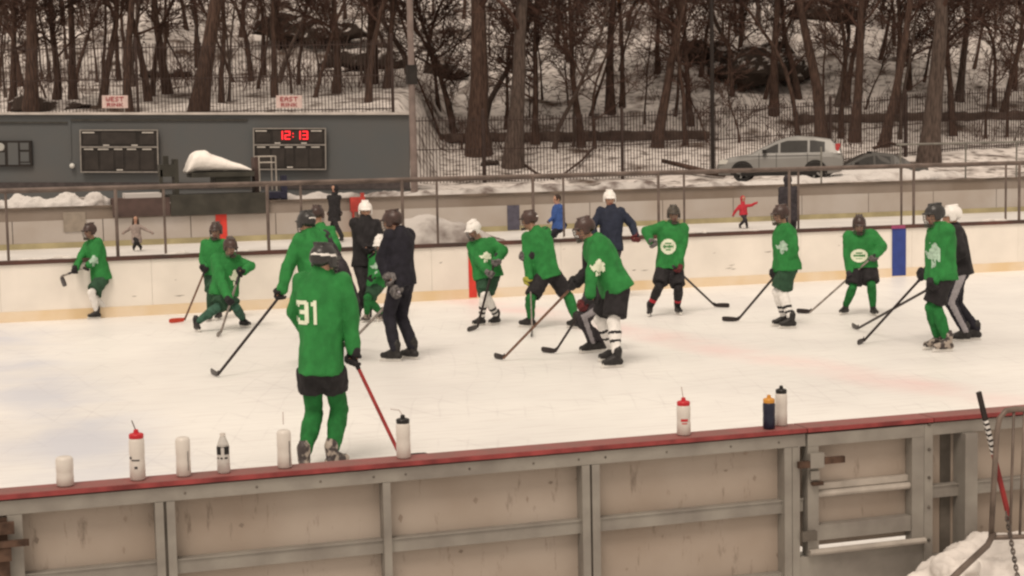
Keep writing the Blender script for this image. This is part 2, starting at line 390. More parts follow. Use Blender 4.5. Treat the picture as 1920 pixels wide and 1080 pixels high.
def dpost(x, w=0.045, gap=0.016, dark=True):
    q = MB()
    for s_ in (-1, 1):
        c = x + s_ * (w / 2 + gap / 2)
        q.cur = 0; q.bb((c - w / 2, YN - 0.008, 0), (c + w / 2, YN + 0.002, CT - 0.114)); e = c + s_ * (w / 2 - 0.006)
        q.bb((e - 0.005, YN + 0.0025, 0), (e + 0.005, YN + 0.088, CT - 0.114))
    q.cur = 1; q.bb((x - gap / 2 + 0.001, YN + 0.006, 0), (x + gap / 2 - 0.001, YN + 0.06, CT - 0.114))  # dark infill paints the shadow of the gap between the angles
    q.build('post', [M['galv'], M['galvd']], nb)
dpost(nx(311, 1000)); dpost(nx(1108, 950), 0.048, 0.014); dpost(nx(1490, 950) - 0.02, 0.05, 0.004)
x_ = nx(727, 1000)
q = MB(); q.bb((x_ - 0.022, YN - 0.006, 0), (x_ + 0.022, YN + 0.088, CT - 0.114)); q.build('post', M['galv'], nb)
x_ = nx(1813, 900)
q = MB(); q.bb((x_ - 0.045, YN - 0.05, 0.0), (x_ + 0.045, YN + 0.088, CT - 0.114)); q.build('post', M['galv'], nb)
x_ = nx(1787, 900)
q = MB(); q.bb((x_ - 0.04, YN + 0.082, 0.0), (x_ + 0.034, YN + 0.0885, CT - 0.114)); q.build('recess_shade', M['galvd'], nb)  # dark sheet on the panel, painted shade of a recess beside the post
x_ = nx(1737, 900)
q = MB(); q.bb((xd1 - 0.062, YN - 0.012, 0.02), (xd1 + 0.0, YN + 0.088, CT - 0.038)); q.build('door_jamb', M['galv'], nb)
q = MB()
for zz in (0.12, 0.33, 0.52, 0.70, 0.86):
    q.lathe((0, 0, 0), [(0.001, 0), (0.011, 0), (0.009, 0.008), (0.001, 0.010)], 10)
    for i in range(len(q.v) - 40, len(q.v)):
        v = q.v[i]; q.v[i] = Vector((v.x + xd1 - 0.028, YN - 0.013 - v.z, v.y + zz + 0.1))
q.build('bolts', M['galvd'], nb)
# left end gate hardware
q = MB(); x_ = nx(8, 1000)
q.bb((XL, YN - 0.03, 0), (nx(12, 960), YN - 0.0225, CT - 0.12)); q.build('end_plate', M['rust'], nb)
q = MB(); x0, x1 = nx(-40, 1010), nx(54, 1010)
q.bb((x0, YN - 0.09, 0.735), (x1, YN - 0.05, 0.765)); q.bb((x0, YN - 0.07, 0.80), (x1 - 0.07, YN - 0.032, 0.86)); q.bb((x0, YN - 0.08, 0.66), (x1 - 0.09, YN - 0.032, 0.73))
q.bb((x0, YN - 0.06, 0.30), (x1 - 0.10, YN - 0.032, 0.655)); q.build('slide_latch', M['rust'], nb)
q = MB(); q.bb((nx(14, 980), YN - 0.009, 0), (nx(42, 980), YN + 0.001, CT - 0.114)); q.build('post', M['galv'], nb)
# door
dr = empty('rink_door', (xd0, YN, 0), 'closed steel-framed boards door with latch bar and red cap', 'door')
a, b_ = xd0 + 0.006, xd1 - 0.066
q = MB(); q.cur = 0; q.bb((xd0 + 0.004, YN - 0.01, CT - 0.028), (xd1 - 0.004, YN + 0.165, CT)); q.cur = 1; q.bb((xd0 + 0.004, YN - 0.024, CT - 0.026), (xd1 - 0.004, YN - 0.0105, CT - 0.001))
q.build('cap_rail', [M['capred'], M['capedge']], dr)
q = MB(); q.bb((a, YN + 0.07, 0.24), (b_, YN + 0.09, CT - 0.03)); q.build('door_panel', M['ply'], dr)
q = MB()
q.bb((a, YN - 0.014, 0.20), (a + 0.075, YN + 0.06, CT - 0.115)); q.bb((b_ - 0.085, YN - 0.014, 0.20), (b_, YN + 0.06, CT - 0.115))
q.bb((a, YN - 0.016, CT - 0.114), (b_ - 0.0, YN + 0.06, CT - 0.038)); q.bb((a + 0.076, YN - 0.006, 0.29), (b_ - 0.086, YN + 0.06, 0.385)); q.build('door_frame', M['galv'], dr)
q = MB(); q.tube([(a + 0.076, YN + 0.02, 0.575), (b_ - 0.086, YN + 0.02, 0.575)], 0.022, 10); q.bb((a + 0.076, YN + 0.03, 0.60), (b_ - 0.086, YN + 0.065, 0.64)); q.build('cross_bar', M['pipe'], dr)
q = MB(); q.tube([(a - 0.0, YN - 0.03, 0.225), (b_ + 0.0, YN - 0.03, 0.225)], 0.020, 10); q.build('threshold', M['pipe'], dr)
q = MB(); q.cur = 0; q.bb((a + 0.0, YN - 0.05, 0.755), (a + 0.095, YN - 0.0145, 0.845)); q.bb((a + 0.01, YN - 0.035, 0.68), (a + 0.07, YN - 0.0145, 0.735))
q.cur = 1; q.bb((a + 0.096, YN - 0.055, 0.775), (a + 0.235, YN - 0.028, 0.815)); q.bb((a - 0.075, YN - 0.05, 0.76), (a - 0.002, YN - 0.018, 0.80))
q.bb((a + 0.02, YN - 0.05, 0.645), (a + 0.09, YN - 0.015, 0.665)); q.build('latch', [M['galv'], M['rust']], dr)
q = MB(); q.bb((a - 0.05, YN - 0.04, 0.30), (a + 0.05, YN - 0.0145, 0.36)); q.build('hinge', M['galvd'], dr)
q = MB(); q.bb((xd0 - 0.1, YN + 0.0, -0.05), (xd1, YN + 0.12, 0.195)); q.build('door_sill', M['galv'], nb)
# ------------------------------------------------------------------ far boards
fb = empty('rink_boards', (0, YF, 0), 'long white far rink boards with dark cap and yellow kick plate', 'rink boards')
HF = 0.96
for i in range(-11, 17):
    q = MB(); q.bb((i * 2.4 + .002, YF, 0.17), (i * 2.4 + 2.398, YF + 0.04, HF - 0.031)); q.build('board_face', mat('board_face_white', (0.78, 0.73, 0.67), 0.45, 0.06, 1.4, detail=8), fb)
q = MB(); q.bb((-26, YF - 0.012, 0.0), (40, YF + 0.03, 0.169)); q.build('kick_plate', mat('kick_yellow', (0.72, 0.55, 0.34), 0.6, 0.15, 1.2, col2=(0.78, 0.66, 0.52)), fb)
q = MB(); q.bb((-26, YF - 0.03, HF - 0.03), (40, YF + 0.12, HF + 0.035)); q.build('cap_rail', mat('cap_dark', (0.11, 0.045, 0.035), 0.6, 0.5, 1.0, col2=(0.05, 0.035, 0.03)), fb)
q = MB(); rg = random.Random(4)
for i in range(46):
    x = rg.uniform(-9, 16); z_ = rg.uniform(.25, .85); w_ = rg.uniform(.02, .10)
    q.add([(x - w_, YF - .0025, z_), (x, YF - .0025, z_ - rg.uniform(.004, .014)), (x + w_, YF - .0025, z_ + rg.uniform(-.01, .02)), (x, YF - .0025, z_ + rg.uniform(.004, .012))], [(0, 1, 2, 3)])
q.build('puck_marks', mat('puck_mark_grey', (.36, .32, .29), .8, .3), fb)['kind'] = 'stuff'
q = MB(); rg = random.Random(6)
for i in range(40):
    x = rg.uniform(XL + .8, XR - .8); z_ = rg.choice([rg.uniform(.60, .86), rg.uniform(.14, .45)]); w_ = rg.uniform(.006, .02); h_ = rg.uniform(.006, .03)
    if xd0 - .1 < x < xd1 + .1: continue
    q.add([(x - w_, YN + .0885, z_), (x + w_ * .2, YN + .0885, z_ - h_), (x + w_, YN + .0885, z_ + h_ * .3), (x, YN + .0885, z_ + h_)], [(0, 1, 2, 3)])
q.build('scuffs', mat('scuff_brown', (.25, .20, .165), .9, .3), nb)['kind'] = 'stuff'
q = MB()
for px_ in (345, 480, 600, 700, 760, 880, 1000, 1085, 1135, 1250, 1370, 1460): q.ell((nx(px_, 880), YN - .005, CT - .075), (.007, .004, .007), nu=8, nv=6)
q.build('rivets', M['galvd'], nb)
def stripe(px0, px1, py, y, m, z0, z1, parent, nm):
    q = MB(); q.bb((onY(px0, py, y).x, y - 0.016, z0), (onY(px1, py, y).x, y - 0.0125, z1)); q.build(nm, m, parent)
stripe(878, 893, 500, YF, mat('line_red', (0.62, 0.05, 0.035), 0.5, 0.1), 0.02, HF - 0.032, fb, 'centre_line')
stripe(1672, 1698, 460, YF, mat('line_blue', (0.03, 0.055, 0.24), 0.5, 0.1), 0.02, HF - 0.032, fb, 'blue_line')
q = MB(); x0 = onY(1670, 420, YF).x; q.bb((x0, YF - 0.034, HF - 0.029), (x0 + 0.3, YF - 0.031, HF + 0.036)); q.build('cap_mark', mat('mark_magenta', (0.30, 0.06, 0.14), 0.5, 0.1), fb)
M['rail'] = mat('railing_brown', (0.15, 0.115, 0.10), 0.6, 0.3, 3, metal=0.2)
M['railg'] = mat('railing_grey', (0.20, 0.19, 0.17), 0.6, 0.25, 2, metal=0.2)
def railing(y, pxs, ztop, zb, label, rad=0.033, m='rail', xa=-26, xb=40):
    t = empty('railing', (0, y, zb), label, 'railing')
    xs = [onY(p, 400, y).x for p in pxs]
    d = xs[1] - xs[0]
    while xs[0] - d > xa: xs.insert(0, xs[0] - 2.4)
    while xs[-1] + 2.4 < xb: xs.append(xs[-1] + 2.4)
    for x in xs:
        q = MB(); q.tube([(x, y, zb), (x, y, ztop - 0.015)], rad * 0.85, 8); q.lathe((x, y, zb), [(0.08, 0), (0.08, 0.012), (0.05, 0.014)], 10); q.build('post', M[m], t)
    q = MB(); q.tube([(xa, y, ztop), (xb, y, ztop)], rad, 8); q.build('top_rail', M[m], t)
q = MB(); rg = random.Random(12)
for px_ in [1300, 1312, 1420, 1180, 985, 930, 60, 130, 330, 470, 1560, 1850, 1880, 1060]:
    x = onY(px_ + rg.uniform(-6, 6), 440, YF).x
    for j in range(3): q.ell((x + rg.uniform(-.15, .15), YF + .05 + rg.uniform(-.03, .05), HF + .04), (rg.uniform(.05, .16), .05, rg.uniform(.015, .05)), nu=10, nv=6)
tag(remesh(q, .02, 1, .01, 3, 9).build('snow_patches', mat('cap_snow', (.62, .59, .56), .95, .1, 5), smooth=True), 'small leftover snow patches on the dark far board cap', 'snow', kind='stuff')
railing(YF + 0.22, [218, 502, 755, 1000, 1235, 1480, 1713], 2.13, 0.8, 'brown pipe railing standing right behind the far white boards')
railing(YG - 0.06, [12, 308, 565, 820, 1057, 1283, 1497, 1690], 2.09, 0.8, 'second pipe railing behind, along the near edge of the further rink', 0.026)
# second rink near boards (back seen from ledge) and far wall
g2 = empty('rink_boards', (0, YG, 0), 'low boards of the further rink hidden behind the far boards', 'rink boards')
q = MB(); q.bb((-26, YG + 0.002, 0), (50, YG + 0.05, 0.9)); q.build('board_face', mat('board_grey', (0.5, 0.46, 0.42), 0.6, 0.1, 2), g2)
q = MB(); q.bb((-26, YG - 0.02, 0.901), (50, YG + 0.08, 0.95)); q.build('cap_rail', M['railg'], g2)
rw = empty('rink_wall', (0, YW, 0), 'far beige wall of the second rink with dark upper band', 'rink wall')
M['wallp'] = mat('rink_wall_panel', (0.44, 0.40, 0.37), 0.7, 0.12, 0.7, detail=8, col2=(0.38, 0.33, 0.29))
xw = [-24 + 2.44 * i for i in range(34)]
for i, x in enumerate(xw[:-1]):
    q = MB(); q.bb((x + 0.012, YW, 0.16), (x + 2.44 - 0.012, YW + 0.05, 0.78)); q.build('wall_panel', M['wallp'], rw)
q = MB(); q.bb((-24, YW - 0.01, 0.0), (58, YW + 0.03, 0.158)); q.build('kick_plate', mat('kick_yellow_far', (0.36, 0.31, 0.18), 0.6, 0.2, 1.2), rw)
q = MB(); q.bb((-24, YW + 0.0, 0.782), (58, YW + 0.06, 1.10)); q.build('upper_band', mat('wall_upper_band', (0.20, 0.16, 0.13), 0.8, 0.25, 0.6, col2=(0.26, 0.22, 0.19)), rw)
q = MB(); q.bb((-24, YW - 0.05, 1.101), (58, YW + 0.14, 1.16)); q.build('cap_rail', mat('wall_cap', (0.13, 0.10, 0.08), 0.7, 0.4, 1.2), rw)
q = MB()
for x in xw: q.bb((x - 0.011, YW + 0.02, 0.16), (x + 0.011, YW + 0.055, 0.781))
q.build('panel_joints', M['galvd'], rw)
stripe(404, 425, 410, YW, MATS['line_red'], 0.02, 1.09, rw, 'centre_line')
stripe(951, 974, 410, YW, mat('line_navy', (0.085, 0.08, 0.11), 0.6, 0.15), 0.02, 0.78, rw, 'blue_line')
# grey panels seen left on the wall
q = MB(); q.bb((onY(118, 400, YW).x, YW - 0.03, 0.45), (onY(160, 400, YW).x, YW - 0.002, 1.0)); tag(q.build('service_hatch', mat('hatch_grey', (0.27, 0.23, 0.19), 0.7, 0.1)), 'plain grey-brown board fixed on the second rink wall, far left', 'panel')
q = MB(); x0 = onY(655, 380, YW).x; x1 = onY(682, 380, YW).x
q.bb((x0, YW - 0.2, 0.75), (x1, YW - 0.06, 1.18)); q.bb((x1 - 0.12, YW - 0.19, 1.181), (x1 - 0.02, YW - 0.08, 1.30)); q.bb((x0 + 0.05, YW - 0.2, 0.0), (x0 + 0.1, YW - 0.07, 0.749)); q.bb((x1 - 0.1, YW - 0.2, 0.0), (x1 - 0.05, YW - 0.07, 0.749))
tag(q.build('equipment_bin', mat('bin_red', (0.42, 0.05, 0.04), 0.6, 0.2, 3)), 'red bin on legs standing at the second rink wall', 'bin')
# far right second railing on the wall
railing(YW + 0.3, [1540, 1688, 1810, 1905], 2.35, 0.9, 'grey-green pipe railing above the wall at far right', 0.035, 'railg', xa=onY(1690, 300, YW).x, xb=58)
# ------------------------------------------------------------------ building
BD = 56.0
bA = P(-190, 350, BD); bB = P(769, 350, BD)
bx = CR.copy(); bz = CU.copy(); bz = (Z + RT * ROLL).normalized(); bx = (RT - Z * ROLL * 0).normalized()
bx = (P(769, 350, BD) - P(0, 350, BD)).normalized(); by = bz.cross(bx).normalized(); bz = bx.cross(by).normalized()
BO = P(0, 352, BD) ; sB = F_PX / BD
def B_(px, py, dy=0): return BO + bx * (px / sB) + bz * ((352 - py) / sB) + by * dy
bo = P(-190, 352, BD)
bu = empty('site_building', B_(380, 352), 'long flat-roofed grey-blue cabin carrying two scoreboards', 'building')
M['clad'] = mat('cladding_blue_grey', (0.094, 0.102, 0.107), 0.6, 0.07, 0.5, col2=(0.106, 0.105, 0.104))
AX = (bx, by, bz)
def bbox(q, px0, px1, py0, py1, d0, d1):        # box on the facade, depth range behind the face
    c = (B_(px0, py1) + B_(px1, py0)) / 2 + by * (d0 + d1) / 2
    q.box(c, (abs(px1 - px0) / sB / 2, abs(d1 - d0) / 2, abs(py1 - py0) / sB / 2), AX); return q
q = MB(); bbox(q, -190, 768, 216, 380, 0, 3.0); q.build('wall', M['clad'], bu)
q = MB(); bbox(q, -194, 774, 211.5, 215.9, -0.12, 3.1); q.build('roof', mat('roof_snow_edge', (0.52, 0.48, 0.45), 0.8, 0.15, 1.5), bu)
q = MB(); bbox(q, 137, 466, 224, 228, -0.05, -0.002); bbox(q, -190, 130, 229, 232, -0.05, -0.002); q.build('conduit', mat('conduit', (0.05, 0.047, 0.042), 0.6, 0.2), bu)
q = MB(); bbox(q, 133, 136, 228, 300, -0.03, -0.002); q.build('downpipe', M['clad'], bu)
q = MB(); bbox(q, -190, 768, 342, 354, -0.04, -0.002); q.build('base_trim', mat('trim_dark', (0.06, 0.05, 0.05), 0.7, 0.2), bu)
q = MB(); bbox(q, 769, 776, 216, 352, 0.0, 0.18); q.build('corner_post', mat('corner_white', (0.50, 0.47, 0.44), 0.7, 0.35, 5), bu)
q = MB(); q.ell(B_(138, 311, -0.12), 0.09); q.box(B_(138, 311, -0.03), (0.05, 0.03, 0.05), AX)
q.build('wall_lamp', mat('lamp_dome', (0.65, 0.65, 0.62), 0.3, 0.05), bu)
M['sbk'] = mat('scoreboard_black', (0.022, 0.018, 0.016), 0.5, 0.25, 3)
M['sbm'] = mat('scoreboard_module', (0.035, 0.029, 0.026), 0.5, 0.2, 3)
M['sbf'] = mat('scoreboard_frame', (0.28, 0.26, 0.24), 0.5, 0.15, metal=0.2)
M['lab'] = mat('caption_white', (0.55, 0.52, 0.48), 0.6, 0.1)
M['led'] = mat('led_red', (0.5, 0.02, 0.02), 0.5, 0.05, emis=((1.0, 0.02, 0.03), 1.5))
SEG = {'0': 'abcdef', '1': 'bc', '2': 'abged', '3': 'abgcd'}
def sboard(x0, x1, y0, y1, ymid, label, clock=None):
    t = empty('scoreboard', B_((x0 + x1) / 2, y1, -0.02), label, 'scoreboard', 'scoreboards on the cabin wall')
    q = MB(); bbox(q, x0, x1, y0, y1, -0.16, -0.02); q.build('cabinet', M['sbk'], t)
    q = MB(); e = 1.5
    bbox(q, x0 - e, x1 + e, y0 - e, y0 + 0.6, -0.2, -0.161); bbox(q, x0 - e, x1 + e, y1 - 0.6, y1 + e, -0.2, -0.161)
    bbox(q, x0 - e, x0 + 0.6, y0 + 0.6, y1 - 0.6, -0.2, -0.161); bbox(q, x1 - 0.6, x1 + e, y0 + 0.6, y1 - 0.6, -0.2, -0.161)
    bbox(q, x0 + 0.7, x1 - 0.7, ymid - 1.2, ymid + 1.2, -0.2, -0.161); q.build('frame', M['sbf'], t)
    W_ = x1 - x0
    for (a, b_, c, d) in ((0.03, 0.23, y0 + 8, ymid - 5), (0.77, 0.96, y0 + 8, ymid - 5), (0.27, 0.72, y0 + 3, ymid - 6),
                          (0.05, 0.22, ymid + 7, y1 - 4), (0.25, 0.42, ymid + 7, y1 - 4), (0.45, 0.55, ymid + 7, y1 - 8), (0.58, 0.75, ymid + 7, y1 - 4), (0.78, 0.95, ymid + 7, y1 - 4)):
        q = MB(); bbox(q, x0 + W_ * a, x0 + W_ * b_, c, d, -0.17, -0.161); q.build('display_module', M['sbm'], t)
    q = MB()
    for (a, b_, c) in ((0.02, 0.18, y0 + 4), (0.80, 0.95, y0 + 4), (0.29, 0.37, ymid - 3.4), (0.66, 0.74, ymid - 3.4), (0.04, 0.16, ymid + 4), (0.22, 0.36, ymid + 4), (0.43, 0.54, ymid + 4), (0.60, 0.72, ymid + 4), (0.80, 0.92, ymid + 4), (0.46, 0.54, y1 - 3.5)):
        bbox(q, x0 + W_ * a, x0 + W_ * b_, c - 1.1, c + 1.1, -0.175, -0.1712)
    q.build('captions', M['lab'], t)
    if clock:
        q = MB(); hx = x0 + W_ * 0.33; dw = W_ * 0.078; dh = 16; top = y0 + 4.0; th = 2.2
        for ch in clock:
            if ch == ':':
                bbox(q, hx + 1, hx + 3.0, top + 4, top + 6, -0.21, -0.176); bbox(q, hx + 1, hx + 3.0, top + 10, top + 12, -0.21, -0.176); hx += 6; continue
            g = dict(a=(0, dw, 0, th), g=(0, dw, dh / 2 - th / 2, dh / 2 + th / 2), d=(0, dw, dh - th, dh), f=(0, th, 0, dh / 2), b=(dw - th, dw, 0, dh / 2), e=(0, th, dh / 2, dh), c=(dw - th, dw, dh / 2, dh))
            for s_ in SEG[ch]:
                u0, u1, v0, v1 = g[s_]; k = 0.002 * 'abcdefg'.index(s_)
                bbox(q, hx + u0, hx + u1, top + v0, top + v1, -0.20 - k, -0.176)
            hx += dw + 3.2
        q.build('clock_digits', M['led'], t)
sboard(156, 299, 245, 322, 276, 'unlit black scoreboard with pale frame on the grey cabin')
sboard(479, 612, 242, 317, 272, 'black scoreboard with lit red clock reading 12:13 on the cabin', '12:13')
t = empty('scoreboard', B_(20, 312, -0.02), 'small dark panel at the left end of the cabin wall', 'scoreboard')
q = MB(); bbox(q, -60, 63, 264, 312, -0.12, -0.02); q.build('cabinet', M['sbk'], t)
q = MB()
for (a, b_, c, d) in ((19, 38, 268, 309), (42, 58, 268, 281), (42, 58, 285, 303), (-50, 13, 286, 309), (42, 60, 305.5, 308)): bbox(q, a, b_, c, d, -0.135, -0.121)
q.build('display_module', M['clad'], t)
q = MB(); q.loft([(B_(0, 276, -0.14) + by * -0.0, bx, 0.22, bz, 0.13), (B_(0, 276, -0.125), bx, 0.24, bz, 0.15)], 16); q.build('emblem', mat('emblem_grey', (0.38, 0.38, 0.36), 0.5, 0.1), t)
# signs above the roof
FONT = {'W': ['10001', '10001', '10101', '10101', '01010'], 'E': ['1111', '1000', '1110', '1000', '1111'], 'S': ['0111', '1000', '0110', '0001', '1110'], 'T': ['11111', '00100', '00100', '00100', '00100'],
        'A': ['0110', '1001', '1111', '1001', '1001'], 'R': ['1110', '1001', '1110', '1010', '1001'], 'I': ['1', '1', '1', '1', '1'], 'N': ['10001', '11001', '10101', '10011', '10001'], 'K': ['1001', '1010', '1100', '1010', '1001']}
def word(q, s_, cx, cy, hgt, wid):
    n_ = sum(len(FONT[c][0]) for c in s_) + len(s_) - 1; cw = wid / n_; chh = hgt / 5; x = cx - wid / 2
    for c in s_:
        for r_, row in enumerate(FONT[c]):
            for k, v in enumerate(row):
                if v == '1':
                    bbox(q, x + k * cw, x + (k + 1) * cw, cy - hgt / 2 + r_ * chh, cy - hgt / 2 + (r_ + 1) * chh, -0.012, -0.003)
        x += (len(FONT[c][0]) + 1) * cw
for (cx, w1, lab) in ((219, 'WEST', 'white board with red lettering above the unlit scoreboard, on the roof'), (544, 'EAST', 'white board with red lettering above the lit clock, on the roof')):
    t = empty('roof_sign', B_(cx, 211), lab, 'sign', 'red lettered signs on the roof')
    q = MB(); bbox(q, cx - 24, cx + 24, 180, 203.5, 0.0, 0.05); q.build('sign_board', mat('sign_pink_white', (0.62, 0.48, 0.45), 0.7, 0.08), t)
    q = MB(); word(q, w1, cx, 187, 8.5, 33); word(q, 'RINK', cx, 197.5, 7, 30); q.build('lettering', mat('sign_red', (0.33, 0.05, 0.06), 0.6, 0.1), t)
    q = MB(); bbox(q, cx - 18, cx - 16.5, 203.5, 212, 0.0, 0.05); bbox(q, cx + 16.5, cx + 18, 203.5, 212, 0.0, 0.05); q.build('legs', M['sbf'], t)
# ------------------------------------------------------------------ poles
def pole(px, d, z0, z1, r0, r1, label, m, extra=None):
    p = CAM + (fh + RT * ((px - 960) / F_PX)) * d; p.z = z0
    t = empty('light_pole', p, label, 'pole')
    q = MB(); q.tube([p, p + Z * (z1 - z0)], [r0, r1], 12); q.lathe(p, [(r0 * 1.9, 0), (r0 * 1.9, 0.05), (r0 * 1.2, 0.08)], 12); q.build('pole_shaft', m, t)
    if extra: extra(p, t)
    return t
def fb1(p, t):
    q = MB(); c = Vector((p.x, p.y, 2.8 + (262 - 140) / (F_PX / 54.0)))
    q.box(c - fh * 0.0, (0.17, 0.12, 0.32)); q.build('control_box', M['sbk'], t)
pole(781, 54.0, 0.9, 14, 0.125, 0.09, 'pale brown light pole beside the right end of the cabin', mat('pole_pinkish', (0.21, 0.165, 0.15), 0.6, 0.2, 2), fb1)
pole(1340, 62.0, 1.3, 15, 0.085, 0.06, 'slim black lamp pole behind the picket fence left of the car', mat('pole_black', (0.02, 0.014, 0.012), 0.6, 0.2, 2))
# ------------------------------------------------------------------ picket fences
M['picket'] = mat('picket_dark', (0.045, 0.028, 0.024), 0.7, 0.2, 3)
def picket_fence(pts, h, label, post_px=(), step=0.125, base_z=None):
    t = empty('picket_fence', pts[0], label, 'fence')
    L = [(pts[i + 1] - pts[i]).xy.length for i in range(len(pts) - 1)]
    q = MB(); rails = MB(); tot = 0; i = 0
    for a, b_, ln in zip(pts, pts[1:], L):
        n_ = int(ln / step); dr_ = (b_ - a).normalized(); dx, dy = frame_of(dr_)
        for k in range(n_):
            p = a.lerp(b_, k / n_)
            q.box(p + Z * (h / 2 + 0.04), (0.0125, 0.0125, h / 2), None)
        for zz in (0.14, h * 0.52, h - 0.12):
            rails.bar(a + Z * zz, b_ + Z * zz, 0.03, 0.035)
    q.build('pickets', M['picket'], t); rails.build('rails', M['picket'], t)
    for p in post_px:
        q = MB(); q.box(p + Z * (h / 2 + 0.1), (0.05, 0.05, h / 2 + 0.12)); q.lathe(p + Z * (h + 0.22), [(0.06, 0), (0.03, 0.05), (0.001, 0.06)], 8); q.build('post', M['picket'], t)
    return t
fp = [tz(787, 61.5), tz(1000, 62.5), tz(1170, 63), tz(1340, 64), tz(1560, 66), tz(1760, 68), tz(1960, 70)]
picket_fence(fp, 2.55, 'long dark picket fence on the snow behind the silver car', [tz(912, 62), tz(1171, 62.9), tz(1560, 65.9), tz(1700, 67.3)])
fl = [tz(-120, 60.2), tz(200, 60.6), tz(480, 61), tz(745, 61.4)]
for p in fl: p.z = max(p.z, 3.9)
picket_fence(fl, 2.7, 'dark picket fence on the bank above and behind the cabin', [fl[1].lerp(fl[2], 0.25), fl[-1]])
# low stone edge along the foot of the hill
def low_wall(pxa, pxb, d, label):
    t = MB(); N_ = 26; pts = [tz(pxa + (pxb - pxa) * i / N_, d) for i in range(N_ + 1)]
    zb_ = pts[-1].z; za = min(pts[0].z, zb_ + .1)
    for i, p in enumerate(pts): p.z = za + (zb_ - za) * i / N_
    for a, b_ in zip(pts, pts[1:]):
        h = 0.42 + 0.08 * random.Random(a.x).random()
        x, y = frame_of(b_ - a); t.box((a + b_) / 2 + Z * (h / 2 - 0.1), (0.25, (b_ - a).length / 2 * 0.98, h / 2), (Vector((y.x, y.y, 0)).normalized() if abs(y.z) < .9 else x, (b_ - a).normalized(), Z))
    o = remesh(t, 0.09, 2, 0.05, 5, 2.0).build('stone_wall', mat('dark_stone', (0.085, 0.06, 0.05), 0.9, 0.4, 1.5), smooth=False); tag(o, label, 'wall')
low_wall(792, 1335, 74.5, 'low dark stone edging at the foot of the hill left of the car')
low_wall(1500, 1950, 76, 'low dark stone edging at the foot of the hill behind the big right trunk')
# ------------------------------------------------------------------ rocks
M['rock'] = snow_mix('rock_with_snow', (0.05, 0.038, 0.032), 0.8, (0.4, 0.5), snow=(0.50, 0.46, 0.44), up=(1.16, 1.38))
def rock(px, d, sx, sy, sz, label, seed, up=0.0):
    q = MB(); c = tz(px, d); rng = random.Random(seed)
    for k in range(5):
        o = RT * rng.uniform(-0.55, 0.55) * sx + fh * rng.uniform(-.4, .4) * sy + Z * rng.uniform(-.1, .35) * sz
        a = rng.uniform(-.4, .4); ax = (RT * math.cos(a) + Z * math.sin(a) * .5, fh, Z * math.cos(a) - RT * math.sin(a) * .5)
        q.box(c + o + Z * (sz * 0.2 + up), (sx * rng.uniform(.3, .6), sy * rng.uniform(.3, .6), sz * rng.uniform(.3, .5)), ax, tp=(0.6, 0.6))
    o = remesh(q, max(0.14, sx / 18), 1, 0.32 * min(1, sz / 2), seed, 1.1).build('rock_outcrop', M['rock'], loc=c)
    return tag(o, label, 'rock', 'dark rocks on the snowy hill')
rock(600, 92, 4.2, 2, 1.5, 'broad dark rock ledge high on the hill above the lit clock', 1, 0.4)
rock(700, 88, 2.4, 1.5, 1.0, 'dark rock ledge just right of the broad high ledge', 2, 0.3)
rock(845, 84, 1.5, 1, 0.8, 'small dark rock beside the light pole, half up the hill', 3)
rock(1440, 81, 3.4, 2.4, 1.7, 'large dark boulder mass on the hill above the silver car', 4, 0.5)
rock(1330, 84, 1.9, 1.2, 1.0, 'dark rock left of the large boulder mass', 5, 0.2)
rock(1555, 90, 2.2, 1.3, 1.2, 'dark rock higher up, right of the large boulder mass', 6)
rock(935, 67, 0.8, .5, 0.3, 'small low dark rock in the snow near the left big trunks', 7)
rock(140, 64, 2.6, 1, 0.5, 'long low dark rock behind the roof at far left', 8)
rock(1250, 95, 2.6, 1.4, 1.2, 'dark rock high on the hill at the centre right', 9)
rock(330, 84, 1.6, 1.0, 0.5, 'thin dark rock ledge left of the leaning trunk', 10)
# ------------------------------------------------------------------ trees
M['bark'] = mat('bark_dark', (0.072, 0.044, 0.034), 0.95, 0.45, 2.5, stretch=(6, 6, 1), bump=0.5, detail=6)
M['barkg'] = mat('bark_grey', (0.085, 0.062, 0.052), 0.95, 0.4, 2.5, stretch=(6, 6, 1), bump=0.5, detail=6)
M['twig'] = mat('twig_dark', (0.078, 0.044, 0.034), 0.95, 0.3, 2)
M['leaf'] = mat('dry_leaf_orange', (0.17, 0.07, 0.025), 0.9, 0.5, 3)
def limb(q, rng, p, d, L, r, lev, out):
    """wandering tapered limb; returns points"""
    n_ = 5 if lev else 6
    pts = [p]; rad = [r]
    for i in range(n_):
        d = (d + Vector((rng.gauss(0, .14), rng.gauss(0, .14), rng.gauss(0.03, .1)))).normalized()
        p = p + d * L / n_; pts.append(p); rad.append(max(0.011, r * (1 - 0.68 * (i + 1) / n_)))
    q.tube(pts, rad, 5 if r > 0.05 else 3, cap=False); out.append((pts, rad, d))
